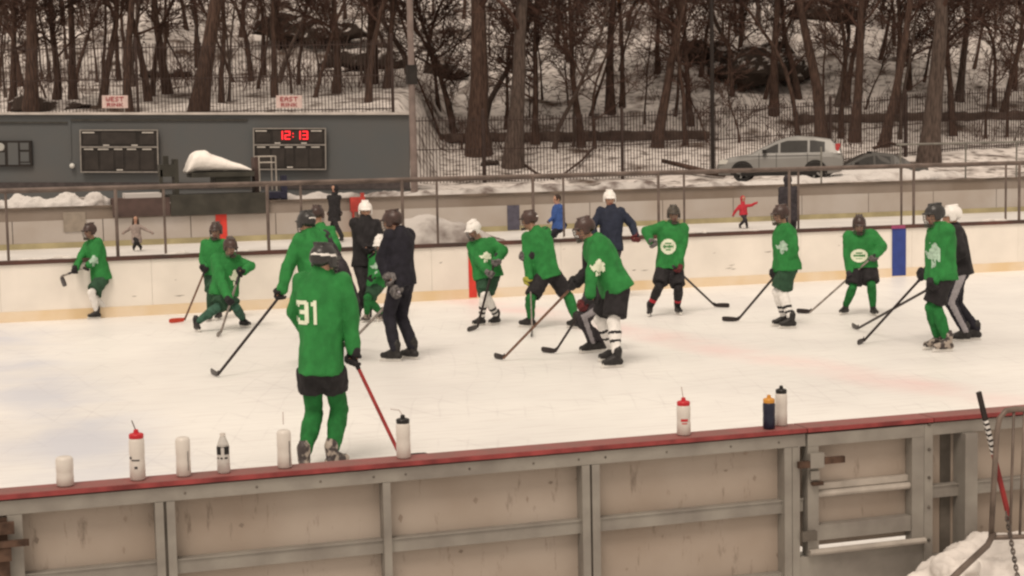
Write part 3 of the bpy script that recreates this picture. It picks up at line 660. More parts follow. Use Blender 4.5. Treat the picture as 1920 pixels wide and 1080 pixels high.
def tree_mesh(seed, H, r, lean=0.0, ldir=None, first=0.28, twigs=1.0, wob=0.05, flare=1.5, nlimb=11, leaves=0, ls=1.0):
    rng = random.Random(seed); T = MB(); C = MB(); Lf = MB()
    ld = ldir or RT
    pts = [Vector((0, 0, -0.4)), Vector((0, 0, 0.0))]; rad = [r * flare * 1.15, r * flare]; p = Vector((0, 0, 0)); d = (Z + ld * lean).normalized()
    N_ = 12
    for i in range(N_):
        d = (d + Vector((rng.gauss(0, wob), rng.gauss(0, wob), 0)) * 1.0 + Z * 0.03).normalized()
        p = p + d * H / N_; pts.append(p.copy())
        t = (i + 1) / N_
        rad.append(max(0.012, r * (1 - 0.86 * t) * (1 + (flare - 1) * math.exp(-t * 16))))
    T.tube(pts, rad, 10 if r > .15 else 6)
    for k in range(nlimb):
        t = first + (0.97 - first) * (k + rng.random()) / nlimb
        i = 1 + t * N_; i0 = int(i); fr = i - i0; i0 = min(i0, N_)
        b0 = pts[i0].lerp(pts[i0 + 1], fr) if i0 + 1 < len(pts) else pts[-1]
        az = rng.uniform(0, 6.283); el = rng.uniform(.25, 1.0)
        dd = Vector((math.cos(az) * math.cos(el), math.sin(az) * math.cos(el), math.sin(el)))
        L1 = H * rng.uniform(.16, .30) * (1.15 - 0.5 * t); r1 = max(0.012, rad[min(i0, N_)] * rng.uniform(.35, .55)); out = []
        limb(C, rng, b0, dd, L1, r1, 0, out)
        subs = []
        for j in range(int(5 * twigs + .5)):
            a = rng.randint(1, 5); q0 = out[0][0][a]
            d2 = (out[0][2] + Vector((rng.gauss(0, .6), rng.gauss(0, .6), rng.gauss(.1, .4)))).normalized()
            limb(C, rng, q0, d2, L1 * rng.uniform(.35, .6), max(0.009, r1 * .4), 1, subs)
        for (sp, sr, sd) in subs:
            for j in range(int(3 * twigs + .5)):
                q0 = sp[rng.randint(1, 5)]; d3 = (sd + Vector((rng.gauss(0, .7), rng.gauss(0, .7), rng.gauss(.05, .5)))).normalized()
                m1 = q0 + d3 * L1 * 0.12; m2 = m1 + (d3 + Vector((rng.gauss(0, .3), rng.gauss(0, .3), .1))).normalized() * L1 * .13
                C.tube([q0, m1, m2], [0.015, 0.012, 0.008], 3, cap=False)
                for _ in range(leaves):
                    c = q0.lerp(m2, rng.random()) + Vector((rng.gauss(0, .16), rng.gauss(0, .16), rng.gauss(0, .16)))
                    u = Vector((rng.gauss(0, 1), rng.gauss(0, 1), rng.gauss(0, 1))).normalized() * 0.055 * ls; v_ = u.orthogonal().normalized() * 0.04 * ls
                    Lf.add([c - u, c + v_, c + u, c - v_], [(0, 1, 2, 3)])
    return T, C, Lf
def make_tree(name, seed, m, loc, label, group=None, **kw):
    T, C, Lf = tree_mesh(seed, **kw)
    t = empty(name, (0, 0, 0), label, 'tree', group)
    T.build('trunk', m, t, smooth=True); cr = C.build('crown', M['twig'], t)
    if Lf.v: Lf.build('dry_leaves', M['leaf'], cr)
    t.location = loc
    return t
# the big trunks one can tell apart
big = [(383, 61.8, 0.36, 15, 0.17, 'bark', 'thick trunk leaning right, rising behind the cabin roof'),
       (903, 70.0, 0.52, 18, 0.0, 'bark', 'thickest straight trunk with flared roots, right of the light pole'),
       (966, 66.5, 0.40, 16, 0.07, 'barkg', 'thick trunk leaning slightly right beside the thickest one'),
       (1744, 66.0, 0.44, 17, 0.03, 'barkg', 'very thick trunk standing right of the silver car'),
       (70, 62.5, 0.30, 15, -0.02, 'bark', 'dark trunk rising behind the roof near the left edge'),
       (150, 70.0, 0.20, 14, -0.02, 'bark', 'dark straight trunk left of the left roof sign'),
       (252, 63.0, 0.19, 13, 0.0, 'bark', 'dark trunk immediately right of the left roof sign'),
       (327, 72.0, 0.22, 14, -0.16, 'bark', 'trunk leaning left between roof sign and thick leaning trunk'),
       (1236, 72.0, 0.26, 15, 0.14, 'bark', 'dark trunk leaning right on the slope left of the car'),
       (1545, 72.0, 0.30, 15, -0.06, 'bark', 'dark forked-looking trunk above the rear of the car'),
       (1605, 71.5, 0.26, 13, 0.02, 'bark', 'dark trunk at the stone edging just right of the car'),
       (1660, 70.0, 0.24, 14, 0.18, 'bark', 'dark trunk leaning right towards the very thick right trunk'),
       (1455, 77.0, 0.24, 15, 0.08, 'bark', 'trunk rising behind the large boulder mass'),
       (705, 76.0, 0.32, 15, -0.02, 'bark', 'dark trunk on the slope just left of the light pole'),
       (525, 68.0, 0.16, 14, 0.03, 'bark', 'dark slim trunk directly above the right roof sign'),
       (1150, 78.0, 0.24, 15, -0.03, 'bark', 'trunk halfway up the slope left of the leaning centre trunk'),
       (1800, 78.0, 0.2, 15, 0.05, 'barkg', 'trunk close behind the very thick right trunk')]
for i, (px, d, r, H, lean, mm, lab) in enumerate(big):
    p = tz(px, d); make_tree('bare_tree', 100 + i, M[mm], p, lab, H=H, r=r * .86, lean=lean, wob=0.045, flare=1.45, first=0.34, nlimb=13, twigs=1.25)
make_tree('bare_tree', 77, M['bark'], tz(1172, 79), 'tree still holding orange-brown leaves, top centre right', H=10, r=0.13, lean=0.0, wob=.06, first=0.42, nlimb=22, twigs=1.5, leaves=8, ls=1.2)
make_tree('bare_tree', 78, M['bark'], tz(470, 95), 'tree holding dry brown leaves high on the left hill', H=8, r=0.16, first=0.2, nlimb=14, twigs=1.2, leaves=2)
M['darkleaf'] = mat('dry_leaf_dark', (0.062, 0.038, 0.030), 0.95, 0.4, 3)
fk = []
for k in range(3):
    o = make_tree('bare_tree', 500 + k, M['bark'], (0, 0, 0), 'x', 'thickly twigged trees in front of the wood', H=13, r=.15, lean=[.05, .09, -.10][k], wob=.07, first=[.20, .16, .26][k], nlimb=32, twigs=1.9, leaves=1, ls=1.3)
    for c in o.children:
        for g_ in c.children: g_.data.materials[0] = M['darkleaf']
    fk.append(o)
FULL = [(35, 64, 'at the far left edge'), (118, 66, 'behind the left scoreboard'), (205, 65, 'left of the left roof sign'), (290, 67, 'left of the thick leaning trunk'), (640, 70, 'left of the light pole'), (735, 72, 'directly behind the light pole'),
        (860, 75, 'left of the thickest trunk'), (1010, 74, 'right of the two big centre trunks'), (1095, 72, 'above the centre of the rink'), (1300, 76, 'left of the slim black pole'), (1395, 80, 'right of the slim black pole'), (1500, 79, 'above the silver car'), (1590, 78, 'above the car tail light'),
        (1690, 76, 'left of the very thick right trunk'), (1790, 74, 'right of the very thick right trunk'), (1880, 76, 'near the right edge')]
for i, (px, d, lb) in enumerate(FULL):
    o = fk[i] if i < 3 else copy_tree(fk[i % 3])
    o.location = tz(px, d); o.rotation_euler = (0, 0, i * 1.7); o.scale = (1, 1, .9 + .04 * (i % 5)); o['label'] = 'bare tree with thick dark twiggy crown ' + lb
# the rest of the wood: nine kinds of bare tree, copied
kinds = []
for k in range(9):
    H = [11, 13, 9, 14, 10, 12, 8, 13, 7][k]; r = [.07, .11, .06, .14, .075, .10, .05, .085, .045][k]
    kinds.append(make_tree('bare_tree', 300 + k, M['bark'] if k % 3 else M['barkg'], (0, 0, 0), 'x', 'bare trees of the wood on the hill', H=H, r=r, lean=[0.04, .12, -.18, .06, .26, -.1, .2, -.24, .0][k], wob=0.11, first=[.16, .2, .14, .25, .12, .2, .1, .15, .08][k], nlimb=[14, 15, 14, 16, 13, 15, 14, 14, 16][k], twigs=1.3))
rng = random.Random(11)
SIZE = ['slender', 'medium', 'thin', 'stout', 'thin leaning', 'medium', 'spindly', 'slender left-leaning', 'low twiggy']
k = 0; spots = []
def spot(px, d, kind=None): spots.append((px, d, rng.randrange(9) if kind is None else kind))
for px in range(-60, 2000, 42): spot(px + rng.uniform(-14, 14), rng.uniform(76, 84))
for px in range(-60, 2000, 38): spot(px + rng.uniform(-14, 14), rng.uniform(84, 96))
for px in range(-60, 2000, 33): spot(px + rng.uniform(-12, 12), rng.uniform(96, 116))
for px in (20, 110, 205, 300, 420, 450, 500, 560, 600, 640, 690): spot(px + rng.uniform(-10, 10), rng.uniform(64, 74))
for px in (835, 870, 1045, 1080, 1120, 1290, 1330, 1390, 1500, 1580, 1690, 1850, 1890): spot(px, rng.uniform(71, 75))
spots.sort(key=lambda s_: s_[1])
NEAR = [(20, 'left edge'), (150, 'left sign'), (383, 'thick leaning trunk'), (544, 'right sign'), (781, 'light pole'), (903, 'thickest trunk'), (1040, 'slope centre'), (1172, 'orange-leaved tree'), (1236, 'leaning trunk'), (1340, 'black pole'), (1460, 'silver car'), (1600, 'rear of the car'), (1744, 'thick right trunk'), (1880, 'right edge')]
used = {}
for i, (px, d, kd) in enumerate(spots):
    p = tz(px, d)
    nm = min(NEAR, key=lambda q: abs(q[0] - px)); side = 'left of' if px < nm[0] - 12 else 'right of' if px > nm[0] + 12 else 'in line with'
    hgt = 'low on the hill' if d < 80 else 'halfway up' if d < 92 else 'high up'
    base = '%s bare tree %s, %s the %s' % (SIZE[kd], hgt, side, nm[1])
    c = used.get(base, 0); used[base] = c + 1
    if c: base = '%s bare tree %s, %s the %s, %s' % (SIZE[kd], hgt, side, nm[1], ['further back', 'third one back', 'fourth one back', 'fifth one back', 'last one back'][min(c - 1, 4)])
    o = copy_tree(kinds[kd]) if (kd in used) else kinds[kd]
    used[kd] = 1
    o.location = p; s_ = rng.uniform(.8, 1.15); o.scale = (s_, s_, s_); o.rotation_euler = (0, 0, rng.uniform(0, 6.28)); o['label'] = base
# brush: twiggy thicket = uncountable
q = MB()
for i in range(420):
    px = rng.uniform(-40, 1960); d = rng.uniform(70, 96); p = tz(px, d)
    if px < 780 and d < 63: continue
    for j in range(rng.randint(3, 8)):
        a = rng.uniform(0, 6.28); hh = rng.uniform(.4, 1.7); t0 = p + Vector((rng.gauss(0, .4), rng.gauss(0, .4), -.1))
        m1 = t0 + Vector((math.cos(a) * .25, math.sin(a) * .25, .55)) * hh; m2 = m1 + Vector((math.cos(a + .5) * .4, math.sin(a + .5) * .4, .4)) * hh
        q.tube([t0, m1, m2], [0.016, 0.011, 0.005], 3, cap=False)
tag(q.build('undergrowth', M['twig']), 'low tangled bare undergrowth over the snowy slope', 'undergrowth', kind='stuff')
# fallen branches
def log(pts, r, label):
    q = MB(); P_ = []
    for (px, py, d) in pts: P_.append(tz(px, d) + Z * (r * .7 + py))
    q.tube(P_, [r * (1 - .5 * i / len(P_)) for i in range(len(P_))], 8)
    tag(q.build('fallen_branch', M['bark'], smooth=True, loc=P_[0]), label, 'branch')
log([(1362, .1, 62.5), (1330, .12, 63), (1290, .25, 63.5), (1245, .45, 64)], 0.13, 'dark fallen branch lying on snow just left of the car')
log([(985, 0, 67), (1010, .0, 65), (1042, 0, 62.6)], 0.06, 'thin fallen branch from the thick trunk down to the fence')
log([(1118, 0.2, 70), (1095, .1, 67), (1052, 0, 62.8)], 0.06, 'thin fallen branch sloping left down to the picket fence')
log([(1640, .1, 69), (1670, .3, 69), (1700, .15, 68.6)], 0.08, 'short fallen branch right of the car, in front of the edging')
# ------------------------------------------------------------------ cars
def car(loc, yaw, label, paint, L=4.5, W=1.82, H=1.60, suv=True, lit=True):
    t = empty('parked_car', (0, 0, 0), label, 'car')
    glass = mat('car_glass', (0.03, 0.028, 0.026), 0.3, 0.1, spec=0.35); trim = mat('car_trim', (0.02, 0.018, 0.017), 0.7, 0.2)
    h = L / 2
    #      x from front(+) to rear(-): (x, z top of lower body, half width, sill z)
    st = [(h, .62, .62, .38), (h - .10, .76, .78, .26), (h - .5, .90, .87, .24), (h - 1.15, 1.00, .90, .24), (h - 1.55, 1.03, .91, .24), (0, 1.02, .915, .24), (-h + 1.0, 1.05, .91, .24), (-h + .35, 1.06, .88, .28), (-h + .05, .98, .82, .34), (-h, .80, .78, .40)]
    if not suv: st = [(x, z * .9, w_, s_ * .85) for (x, z, w_, s_) in st]
    q = MB(); vs = []
    for (x, zt, hw, zs) in st:
        hw = hw * W / 1.82
        vs += [(x, -hw * .93, zs), (x, -hw, zs + .14), (x, -hw, zt - .18), (x, -hw * .95, zt - .03), (x, -hw * .82, zt), (x, hw * .82, zt), (x, hw * .95, zt - .03), (x, hw, zt - .18), (x, hw, zs + .14), (x, hw * .93, zs)]
    fs = [(i * 10 + k, i * 10 + (k + 1) % 10, (i + 1) * 10 + (k + 1) % 10, (i + 1) * 10 + k) for i in range(len(st) - 1) for k in range(10)]
    fs += [tuple(reversed(range(10))), tuple((len(st) - 1) * 10 + k for k in range(10))]
    q.add(vs, fs); body = q
    # greenhouse
    gz = st[5][1] - .01
    rf = [(h - 1.30, gz, .80), (h - 1.72, gz + .22, .76), (h - 2.12, gz + .41, .71), (h - 2.55, H - .04, .67), (-.62 if suv else -.1, H, .66), (-h + 1.0, H - .05, .65), (-h + .42, H - .14, .65), (-h + .17, gz + .22, .72), (-h + .06, gz, .76)]
    if not suv: rf[5:] = [(-h + 1.3, H - .12, .63), (-h + .9, gz + .22, .66), (-h + .6, gz, .72)]
    vs = []
    for (x, z, hw) in rf: vs += [(x, -hw, z), (x, -hw * .86, z + .035), (x, hw * .86, z + .035), (x, hw, z)]
    base = [(x, -.84 if abs(x) < h - .6 else -.78, gz - .02) for (x, z, hw) in rf]; nb_ = len(rf)
    q.add(vs, [(i * 4 + k, i * 4 + k + 1, i * 4 + 5 + k, i * 4 + 4 + k) for i in range(nb_ - 1) for k in range(3)])
    for sgn in (-1, 1):
        a = [(x, sgn * hw, z) for (x, z, hw) in rf]; b2 = [(x, sgn * .84, gz - .02) for (x, z, hw) in rf]
        q.add(a + b2, [(i, i + 1, nb_ + i + 1, nb_ + i) for i in range(nb_ - 1)])
    q.add([(rf[0][0], -.8, gz - .02), (rf[0][0], .8, gz - .02), (rf[0][0], .8, gz), (rf[0][0], -.8, gz)], [(0, 1, 2, 3)])
    bo_ = q.build('body', paint, t, smooth=False)
    bv = bo_.modifiers.new('b', 'BEVEL'); bv.width = 0.03; bv.segments = 2; bv.limit_method = 'ANGLE'; bv.angle_limit = R(22)
    def side_pt(x, z, sgn, out=0.012):          # on the slanted greenhouse side
        i = max(j for j in range(nb_) if rf[j][0] >= x) if x <= rf[0][0] else 0
        i = min(i, nb_ - 2); u = (rf[i][0] - x) / (rf[i][0] - rf[i + 1][0]); zr = rf[i][1] + (rf[i + 1][1] - rf[i][1]) * u; hw = rf[i][2] + (rf[i + 1][2] - rf[i][2]) * u
        k = (z - (gz - .02)) / max(.05, zr - (gz - .02)); return (x, sgn * (.84 + (hw - .84) * k + out), z)
    def top_at(x):
        i = min(max(j for j in range(nb_) if rf[j][0] >= x), nb_ - 2); u = (rf[i][0] - x) / (rf[i][0] - rf[i + 1][0]); return rf[i][1] + (rf[i + 1][1] - rf[i][1]) * u
    wins = [(h - 1.62, h - 2.38), (h - 2.46, -.42 + (.0 if suv else .1)), (-.50, -h + 1.02)] if suv else [(h - 1.72, -.15), (-.23, -h + 1.45)]
    if suv: wins = [(h - 1.72, .02), (-.06, -1.02), (-1.10, -h + .62)]
    for sgn in (-1, 1):
        for (xa, xb) in wins:
            N_ = 8; up_, lo_ = [], []
            for j in range(N_ + 1):
                x = xa + (xb - xa) * j / N_; zt = min(top_at(x) - .085, H - .13); zt = max(zt, gz + .05)
                up_.append(side_pt(x, zt, sgn)); lo_.append(side_pt(x, gz + .04, sgn))
            w_ = MB(); w_.add(up_ + lo_, [(j, j + 1, N_ + 2 + j, N_ + 1 + j) for j in range(N_)]); w_.build('window', glass, t)
    w_ = MB()
    def panel(i0, i1, e):                        # glass laid over the screen faces
        pa, pb = rf[i0], rf[i1]; n_ = Vector((-(pb[1] - pa[1]), 0, pb[0] - pa[0])).normalized()
        if n_.z < 0: n_ = -n_
        vs = []
        for (x, z, hw) in (pa, pb):
            for sg in (-1, 1): vs.append(Vector((x, sg * hw * .82, z + .035)) + n_ * .006)
        return vs
    for i in range(0, 3):
        vs = panel(i, i + 1, 0); w_.add(vs, [(0, 1, 3, 2)])
    w_.build('windscreen', glass, t)
    w_ = MB(); vs = panel(nb_ - 3, nb_ - 2, 0); w_.add(vs, [(0, 1, 3, 2)]); w_.build('rear_window', glass, t)
    for sx in (h - .95, -h + .95):
        for sgn in (-1, 1):
            wr = .345; c = Vector((sx, sgn * .80, wr)); ty = MB(); rg = 24; vs = []
            for (rr, yy) in ((wr * .6, .10), (wr * .92, .115), (wr, .08), (wr, -.10), (wr * .9, -.12)):
                for k2 in range(rg): vs.append(c + Vector((rr * math.cos(k2 * 6.2832 / rg), sgn * yy, rr * math.sin(k2 * 6.2832 / rg))))
            ty.add(vs, [(a * rg + k2, a * rg + (k2 + 1) % rg, (a + 1) * rg + (k2 + 1) % rg, (a + 1) * rg + k2) for a in range(4) for k2 in range(rg)] + [tuple(4 * rg + k2 for k2 in range(rg))])
            wh = ty.build('wheel', trim, t)
            rm = MB(); rm.tube([c + Vector((0, sgn * .09, 0)), c + Vector((0, sgn * .10, 0))], [wr * .2, wr * .2], 12)
            for s5 in range(5):
                a = s5 * 1.2566; rm.bar(c + Vector((0, sgn * .095, 0)), c + Vector((wr * .6 * math.cos(a), sgn * .10, wr * .6 * math.sin(a))), .07, .03, up=Vector((0, 1, 0)))
            rm.build('rim', mat('alloy', (0.30, 0.29, 0.28), 0.4, 0.1, metal=0.5), wh)
            ar = MB(); vs = []
            for rr in (wr + .015, wr + .075):
                for k2 in range(17): a = math.pi * k2 / 16 * 1.1 - .157; vs.append(Vector((sx + rr * math.cos(a), sgn * (.925 * W / 1.82), wr + rr * math.sin(a) * 1.02)))
            ar.add(vs, [(k2, k2 + 1, 18 + k2, 17 + k2) for k2 in range(16)])
            ds = [Vector((sx, sgn * .924, wr))] + [Vector((sx + (wr + .014) * math.cos(math.pi * k2 / 16), sgn * .924, wr + (wr + .014) * math.sin(math.pi * k2 / 16))) for k2 in range(17)]
            ar.add(ds, [tuple(range(18))]); ar.build('wheel_arch', trim, t)
    for sgn in (-1, 1):
        q = MB(); q.box((h - .28, sgn * .74, .74), (.20, .10, .075), tp=(.7, .9)); q.build('headlight', mat('headlight', (0.55, 0.54, 0.5), .2, .05), t)
        q = MB(); q.box((-h + (.18 if suv else .08), sgn * (.745 if suv else .70), 1.16 if suv else .8), (.055, .05, .17 if suv else .09), tp=(1.3, .9)); q.build('tail_light', mat('tail_red', (0.34, 0.04, 0.04), .3, .1, emis=((1, .08, .08), .08) if lit else None) if lit else mat('tail_dull', (0.2, 0.02, 0.02), .4, .1), t)
        q = MB(); q.box((h - 1.75, sgn * .98, 1.10 if suv else .98), (.07, .09, .07)); q.build('mirror', trim, t)
    q = MB()
    for sgn in (-1, 1):
        for xx in (h - 1.55, .08, -1.02): q.box((xx, sgn * .913, .68), (.008, .006, .34))
        q.box((0, sgn * .905, .29), (1.35, .02, .07)); q.box((.0, sgn * .917, 0.93), (1.5, .004, .008))
    q.box((h - .03, 0, .42), (.06, .6, .07)); q.build('trim', trim, t)
    t.location = loc; t.rotation_euler = (0, 0, yaw)
    return t
paint = mat('silver_paint', (0.26, 0.255, 0.245), 0.35, 0.05, 1, metal=0.25, spec=0.5)
pc = tz(1466, 58.6)
car(pc, math.atan2(-RT.y, -RT.x) - R(13), 'silver sport utility vehicle parked on the snow, tall red tail light', paint)
pd = tz(1628, 62.5); pd.z -= 0.52
car(pd, math.atan2(-RT.y, -RT.x) - R(5), 'dark grey low car, mostly hidden behind snow and the silver car', mat('dark_grey_paint', (0.075, 0.07, 0.065), .35, .1, 1, spec=.5), H=1.42, suv=False, lit=False)
# ploughed snow ridges in front of the cars and along the second rink wall
def ridge(name, pts, w_, h, seed, m, label):
    q = MB(); rg = random.Random(seed)
    for a, b_ in zip(pts, pts[1:]):
        n_ = max(2, int((b_ - a).length / (w_ * .5)))
        for i in range(n_):
            p = a.lerp(b_, i / n_); s_ = rg.uniform(.55, 1.15)
            q.ell(p + Vector((rg.gauss(0, .12), rg.gauss(0, .12), 0)) * w_, (w_ * rg.uniform(.8, 1.2), w_ * .8, h * s_), nu=10, nv=6)
    o = remesh(q, max(.05, w_ / 9), 3, h * .16, seed, 2.2 / w_).build(name, m, smooth=True, loc=pts[0])
    return tag(o, label, 'snow bank', kind='stuff')
M['snow'] = snow_mix('bank_snow', (0.30, 0.26, 0.24), 1.4, (0.22, 0.45), snow=(0.60, 0.57, 0.55))
M['snowd'] = snow_mix('bank_snow_dirty', (0.14, 0.11, 0.10), 1.6, (0.34, 0.56), snow=(0.50, 0.47, 0.45))
ridge('snow_bank', [tz(1330, 57) - Z * .1, tz(1480, 57), tz(1640, 58.5), tz(1800, 61)], .7, .28, 3, M['snow'], 'ridge of ploughed snow in front of the silver car')
ridge('snow_bank', [tz(1590, 60.5) + Z * .1, tz(1700, 61.5) + Z * .1], .8, .38, 4, M['snow'], 'snow piled over the flank of the dark grey car')
def wp(px, y, z): p = onY(px, 360, y); p.z = z; return p
ridge('snow_bank', [wp(-60, YW + 1.1, 1.0), wp(90, YW + 1.1, 1.05), wp(200, YW + 1.1, 1.0)], .5, .45, 5, M['snow'], 'lumpy snow heaped above the second rink wall at left')
ridge('snow_bank', [wp(520, YW + 2.2, .9), wp(700, YW + 2.2, .8), wp(900, YW + 2.5, .9), wp(1150, YW + 2.5, .9), wp(1400, YW + 2.5, .8)], .8, .42, 6, M['snowd'], 'long low bank of dirty snow behind the second rink wall')
# big snow mound between the rinks, in front of the blue line mark
q = MB(); c = onY(800, 455, YG + 1.6); c.z = 0
for (ox, oz, rx, rz) in ((-.1, 0, 1.1, 1.42), (.5, 0, 1.2, 1.25), (-.7, 0, .8, 1.15), (1.15, 0, 1.0, .95), (-1.15, 0, .6, .8)): q.ell(c + Vector((ox, 0, 0)), (rx, .9, rz * 1.0), nu=18, nv=12)
tag(remesh(q, .07, 8, .05, 8, 2).build('snow_mound', M['snowd'], smooth=True, loc=c), 'smooth grey snow mound behind the rails, centre left', 'snow mound')
# ------------------------------------------------------------------ snow-clearing machine
mc = onY(400, 392, YW + 1.3); mc.z = 0.35
ma = empty('ice_resurfacer', mc, 'dark ice resurfacer heaped with clean snow behind the second rink wall', 'vehicle')
dk = mat('machine_dark', (0.045, 0.042, 0.034), .6, .3, 2); dk2 = mat('machine_brown', (0.07, 0.045, 0.04), .6, .3, 2)
def mb_(px0, px1, z0, z1, y0, y1, q=None):
    q = q or MB(); x0 = onY(px0, 370, YW + 1.3).x; x1 = onY(px1, 370, YW + 1.3).x
    q.bb((x0, YW + 1.3 + y0, z0), (x1, YW + 1.3 + y1, z1)); return q
q = mb_(312, 488, 1.17, 1.36, -.75, .75); q.build('chassis', dk, ma)
q = mb_(310, 490, .80, 1.40, -1.42, -1.36); q.build('side_apron', dk, ma)
q = mb_(204, 309, .82, 1.34, -1.42, -1.36); q.build('front_apron', dk2, ma)
q = mb_(205, 311, .55, 1.30, -.6, .6); q.build('front_body', dk2, ma)
q = mb_(232, 300, 1.30, 1.44, -.5, .5); q.build('hood_snow', M['snow'], ma)
q = mb_(356, 472, 1.86, 2.0, -.7, .7); mb_(400, 466, 1.52, 1.86, -.6, .6, q); q.build('dump_tank', dk, ma)
q = mb_(326, 334, 1.36, 2.40, -.4, .4); mb_(300, 326, 1.9, 2.25, -.4, .4, q); mb_(308, 318, 2.25, 2.50, -.1, .1, q); mb_(298, 304, 1.3, 2.1, -.4, -.3, q); q.build('driver_seat', dk, ma)
xs = [onY(p, 370, YW + 1.3).x for p in (350, 362, 376, 392, 470)]
q = MB()
pr = [(348, 1.88, .03), (352, 2.0, .14), (362, 2.22, .36), (372, 2.27, .42), (388, 2.27, .42), (398, 2.19, .34), (425, 2.10, .24), (455, 2.0, .13), (471, 1.95, .05)]
q.loft([(Vector((onY(a, 370, YW + 1.3).x, YW + 1.3, 1.99 + r_)), Vector((0, 1, 0)), .62, Z, r_) for (a, b_, r_) in [(p_[0], 0, p_[2] * .78) for p_ in pr]], 16)
tag(remesh(q, .04, 2, .02, 2, 3).build('snow_heap', mat('clean_snow', (.84, .80, .76), .95, .05, 3, spec=.1), smooth=True, loc=(xs[2], YW + 1.3, 2.0)), 'clean pale heap of snow in the machine tank, before the cabin', 'snow heap')
q = MB(); x0, x1 = onY(484, 370, YW + 1.3).x, onY(515, 370, YW + 1.3).x
for yy in (-.4, .4):
    for x in (x0, x1): q.tube([(x, YW + 1.3 + yy, 1.4), (x, YW + 1.3 + yy, 2.42)], .022, 6)
    for zz in (2.42, 2.24): q.tube([(x0, YW + 1.3 + yy, zz), (x1, YW + 1.3 + yy, zz)], .02, 6)
q.tube([(x0, YW + .9, 2.42), (x0, YW + 1.7, 2.42)], .019, 6); q.tube([(x1, YW + .9, 2.42), (x1, YW + 1.7, 2.42)], .019, 6)
q.build('guard_rail', M['pipe'], ma)
q = mb_(476, 484, 1.3, 2.4, -.3, .3); q.build('rear_column', dk2, ma)
q = MB(); mb_(488, 530, 1.18, 1.36, -.5, .5, q); mb_(526, 537, .9, 1.85, -.2, .0, q); q.build('conveyor', mat('machine_navy', (.03, .03, .055), .6, .2), ma)
# ------------------------------------------------------------------ people
def ik(a, b, l1, l2, pole):
    d = b - a; L = d.length
    if L > (l1 + l2) * .995: k = L / ((l1 + l2) * .995); l1 *= k; l2 *= k
    u = d / L; x = (l1 * l1 - l2 * l2 + L * L) / (2 * L); h = math.sqrt(max(0, l1 * l1 - x * x))
    p = pole - u * pole.dot(u)
    if p.length < 1e-4: p = Z - u * u.z
    return a + u * x + p.normalized() * h
def hand_prims(q, c, A, H, N, s, g=1.0):
    """hand closed round the line A through c: H reach direction, N palm side; g inflates it to a glove"""
    Hh = (H - A * H.dot(A)).normalized(); N = (N - A * N.dot(A) - Hh * N.dot(Hh))
    N = N.normalized() if N.length > 1e-3 else A.cross(Hh).normalized()
    rr = .026 * s * (0.75 + .35 * g); fr = .0088 * s * g
    pc = c + N * (rr + .012 * s * g) - Hh * .03 * s
    q.box(pc, (.040 * s * (.85 + .15 * g), .045 * s, .014 * s * g), (A, Hh, N), tp=(.8, .85))
    q.ell(pc - Hh * .03 * s, (.036 * s * (.8 + .2 * g), .03 * s, .02 * s * g), (A, Hh, N), 10, 6)
    for i, ln in enumerate((.93, 1.0, .96, .8)):
        o = A * (i - 1.5) * .0205 * s * (.85 + .15 * g) * g ** .35
        pts = [c + o + N * (rr * 1.25) + Hh * .004 * s]
        for al in (40, 92, 140): pts.append(c + o + (N * math.cos(R(al)) + Hh * math.sin(R(al))) * rr * (1.15 if al < 60 else 1.0) * ln)
        for a, b_ in zip(pts, pts[1:]): q.cap(a, b_, fr, fr * .93)
    t0 = pc + A * .034 * s - Hh * .02 * s; t1 = c + A * .036 * s - Hh * rr * 1.0 + N * .012 * s; t2 = c + A * .026 * s - Hh * rr * .9 - N * rr * .7
    q.cap(t0, t1, fr * 1.25, fr * 1.1); q.cap(t1, t2, fr * 1.1, fr)
    return pc
def decal(target, origin, nrm, right, up, wd, ht, cell, inside):
    """thin print lying on cloth: cells of a grid dropped on the surface"""
    bv = BVHTree.FromPolygons([tuple(v) for v in target.v], target.f); q = MB(); idx = {}
    nx_, ny_ = int(wd / cell), int(ht / cell)
    def vert(i, j):
        if (i, j) in idx: return idx[i, j]
        o = origin + right * (i * cell - wd / 2) + up * (j * cell - ht / 2) + nrm * .6
        hit = bv.ray_cast(o, -nrm, 1.2)
        if hit[0] is None: idx[i, j] = None; return None
        q.v.append(hit[0] + nrm * .005 + hit[1] * .002); idx[i, j] = len(q.v) - 1; return idx[i, j]
    for j in range(ny_):
        for i in range(nx_):
            k = inside((i + .5) / nx_ * 2 - 1, (j + .5) / ny_ * 2 - 1)
            if k:
                f = [vert(i, j), vert(i + 1, j), vert(i + 1, j + 1), vert(i, j + 1)]
                if None not in f:
                    zs = [q.v[a].dot(nrm) for a in f]
                    if max(zs) - min(zs) < .10: q.f.append(tuple(f)); q.mi.append(k - 1)
    return q
def in_round(u, v):
    r = math.hypot(u, v)
    if r > 1: return 0
    if r > .86: return 1
    if abs(v) < .22 and abs(u) < .66 and (int((u + 1) * 9) % 2 == 0 or abs(v) < .06): return 2
    if .34 < v < .48 and abs(u) < .4 or -.5 < v < -.36 and abs(u) < .35: return 2
    return 1
def in_clover(u, v):
    w_ = noise.noise(Vector((u * 3, v * 3, .3))) * .3; u, v = u + w_, v - w_ + .1 * noise.noise(Vector((u * 7, v * 7, 2)))
    for (a, b_, r) in ((-.42, .12, .42), (.42, .16, .42), (0, .55, .42)):
        if math.hypot(u - a, v - b_) < r: return 1
    return 1 if (abs(u - .12 * (v + .2)) < .13 and -1 < v < .3) or math.hypot(u, v - .2) < .3 else 0
DIG = {'3': ['1110', '0001', '0001', '0110', '0001', '0001', '1110'], '1': ['010', '110', '010', '010', '010', '010', '111']}
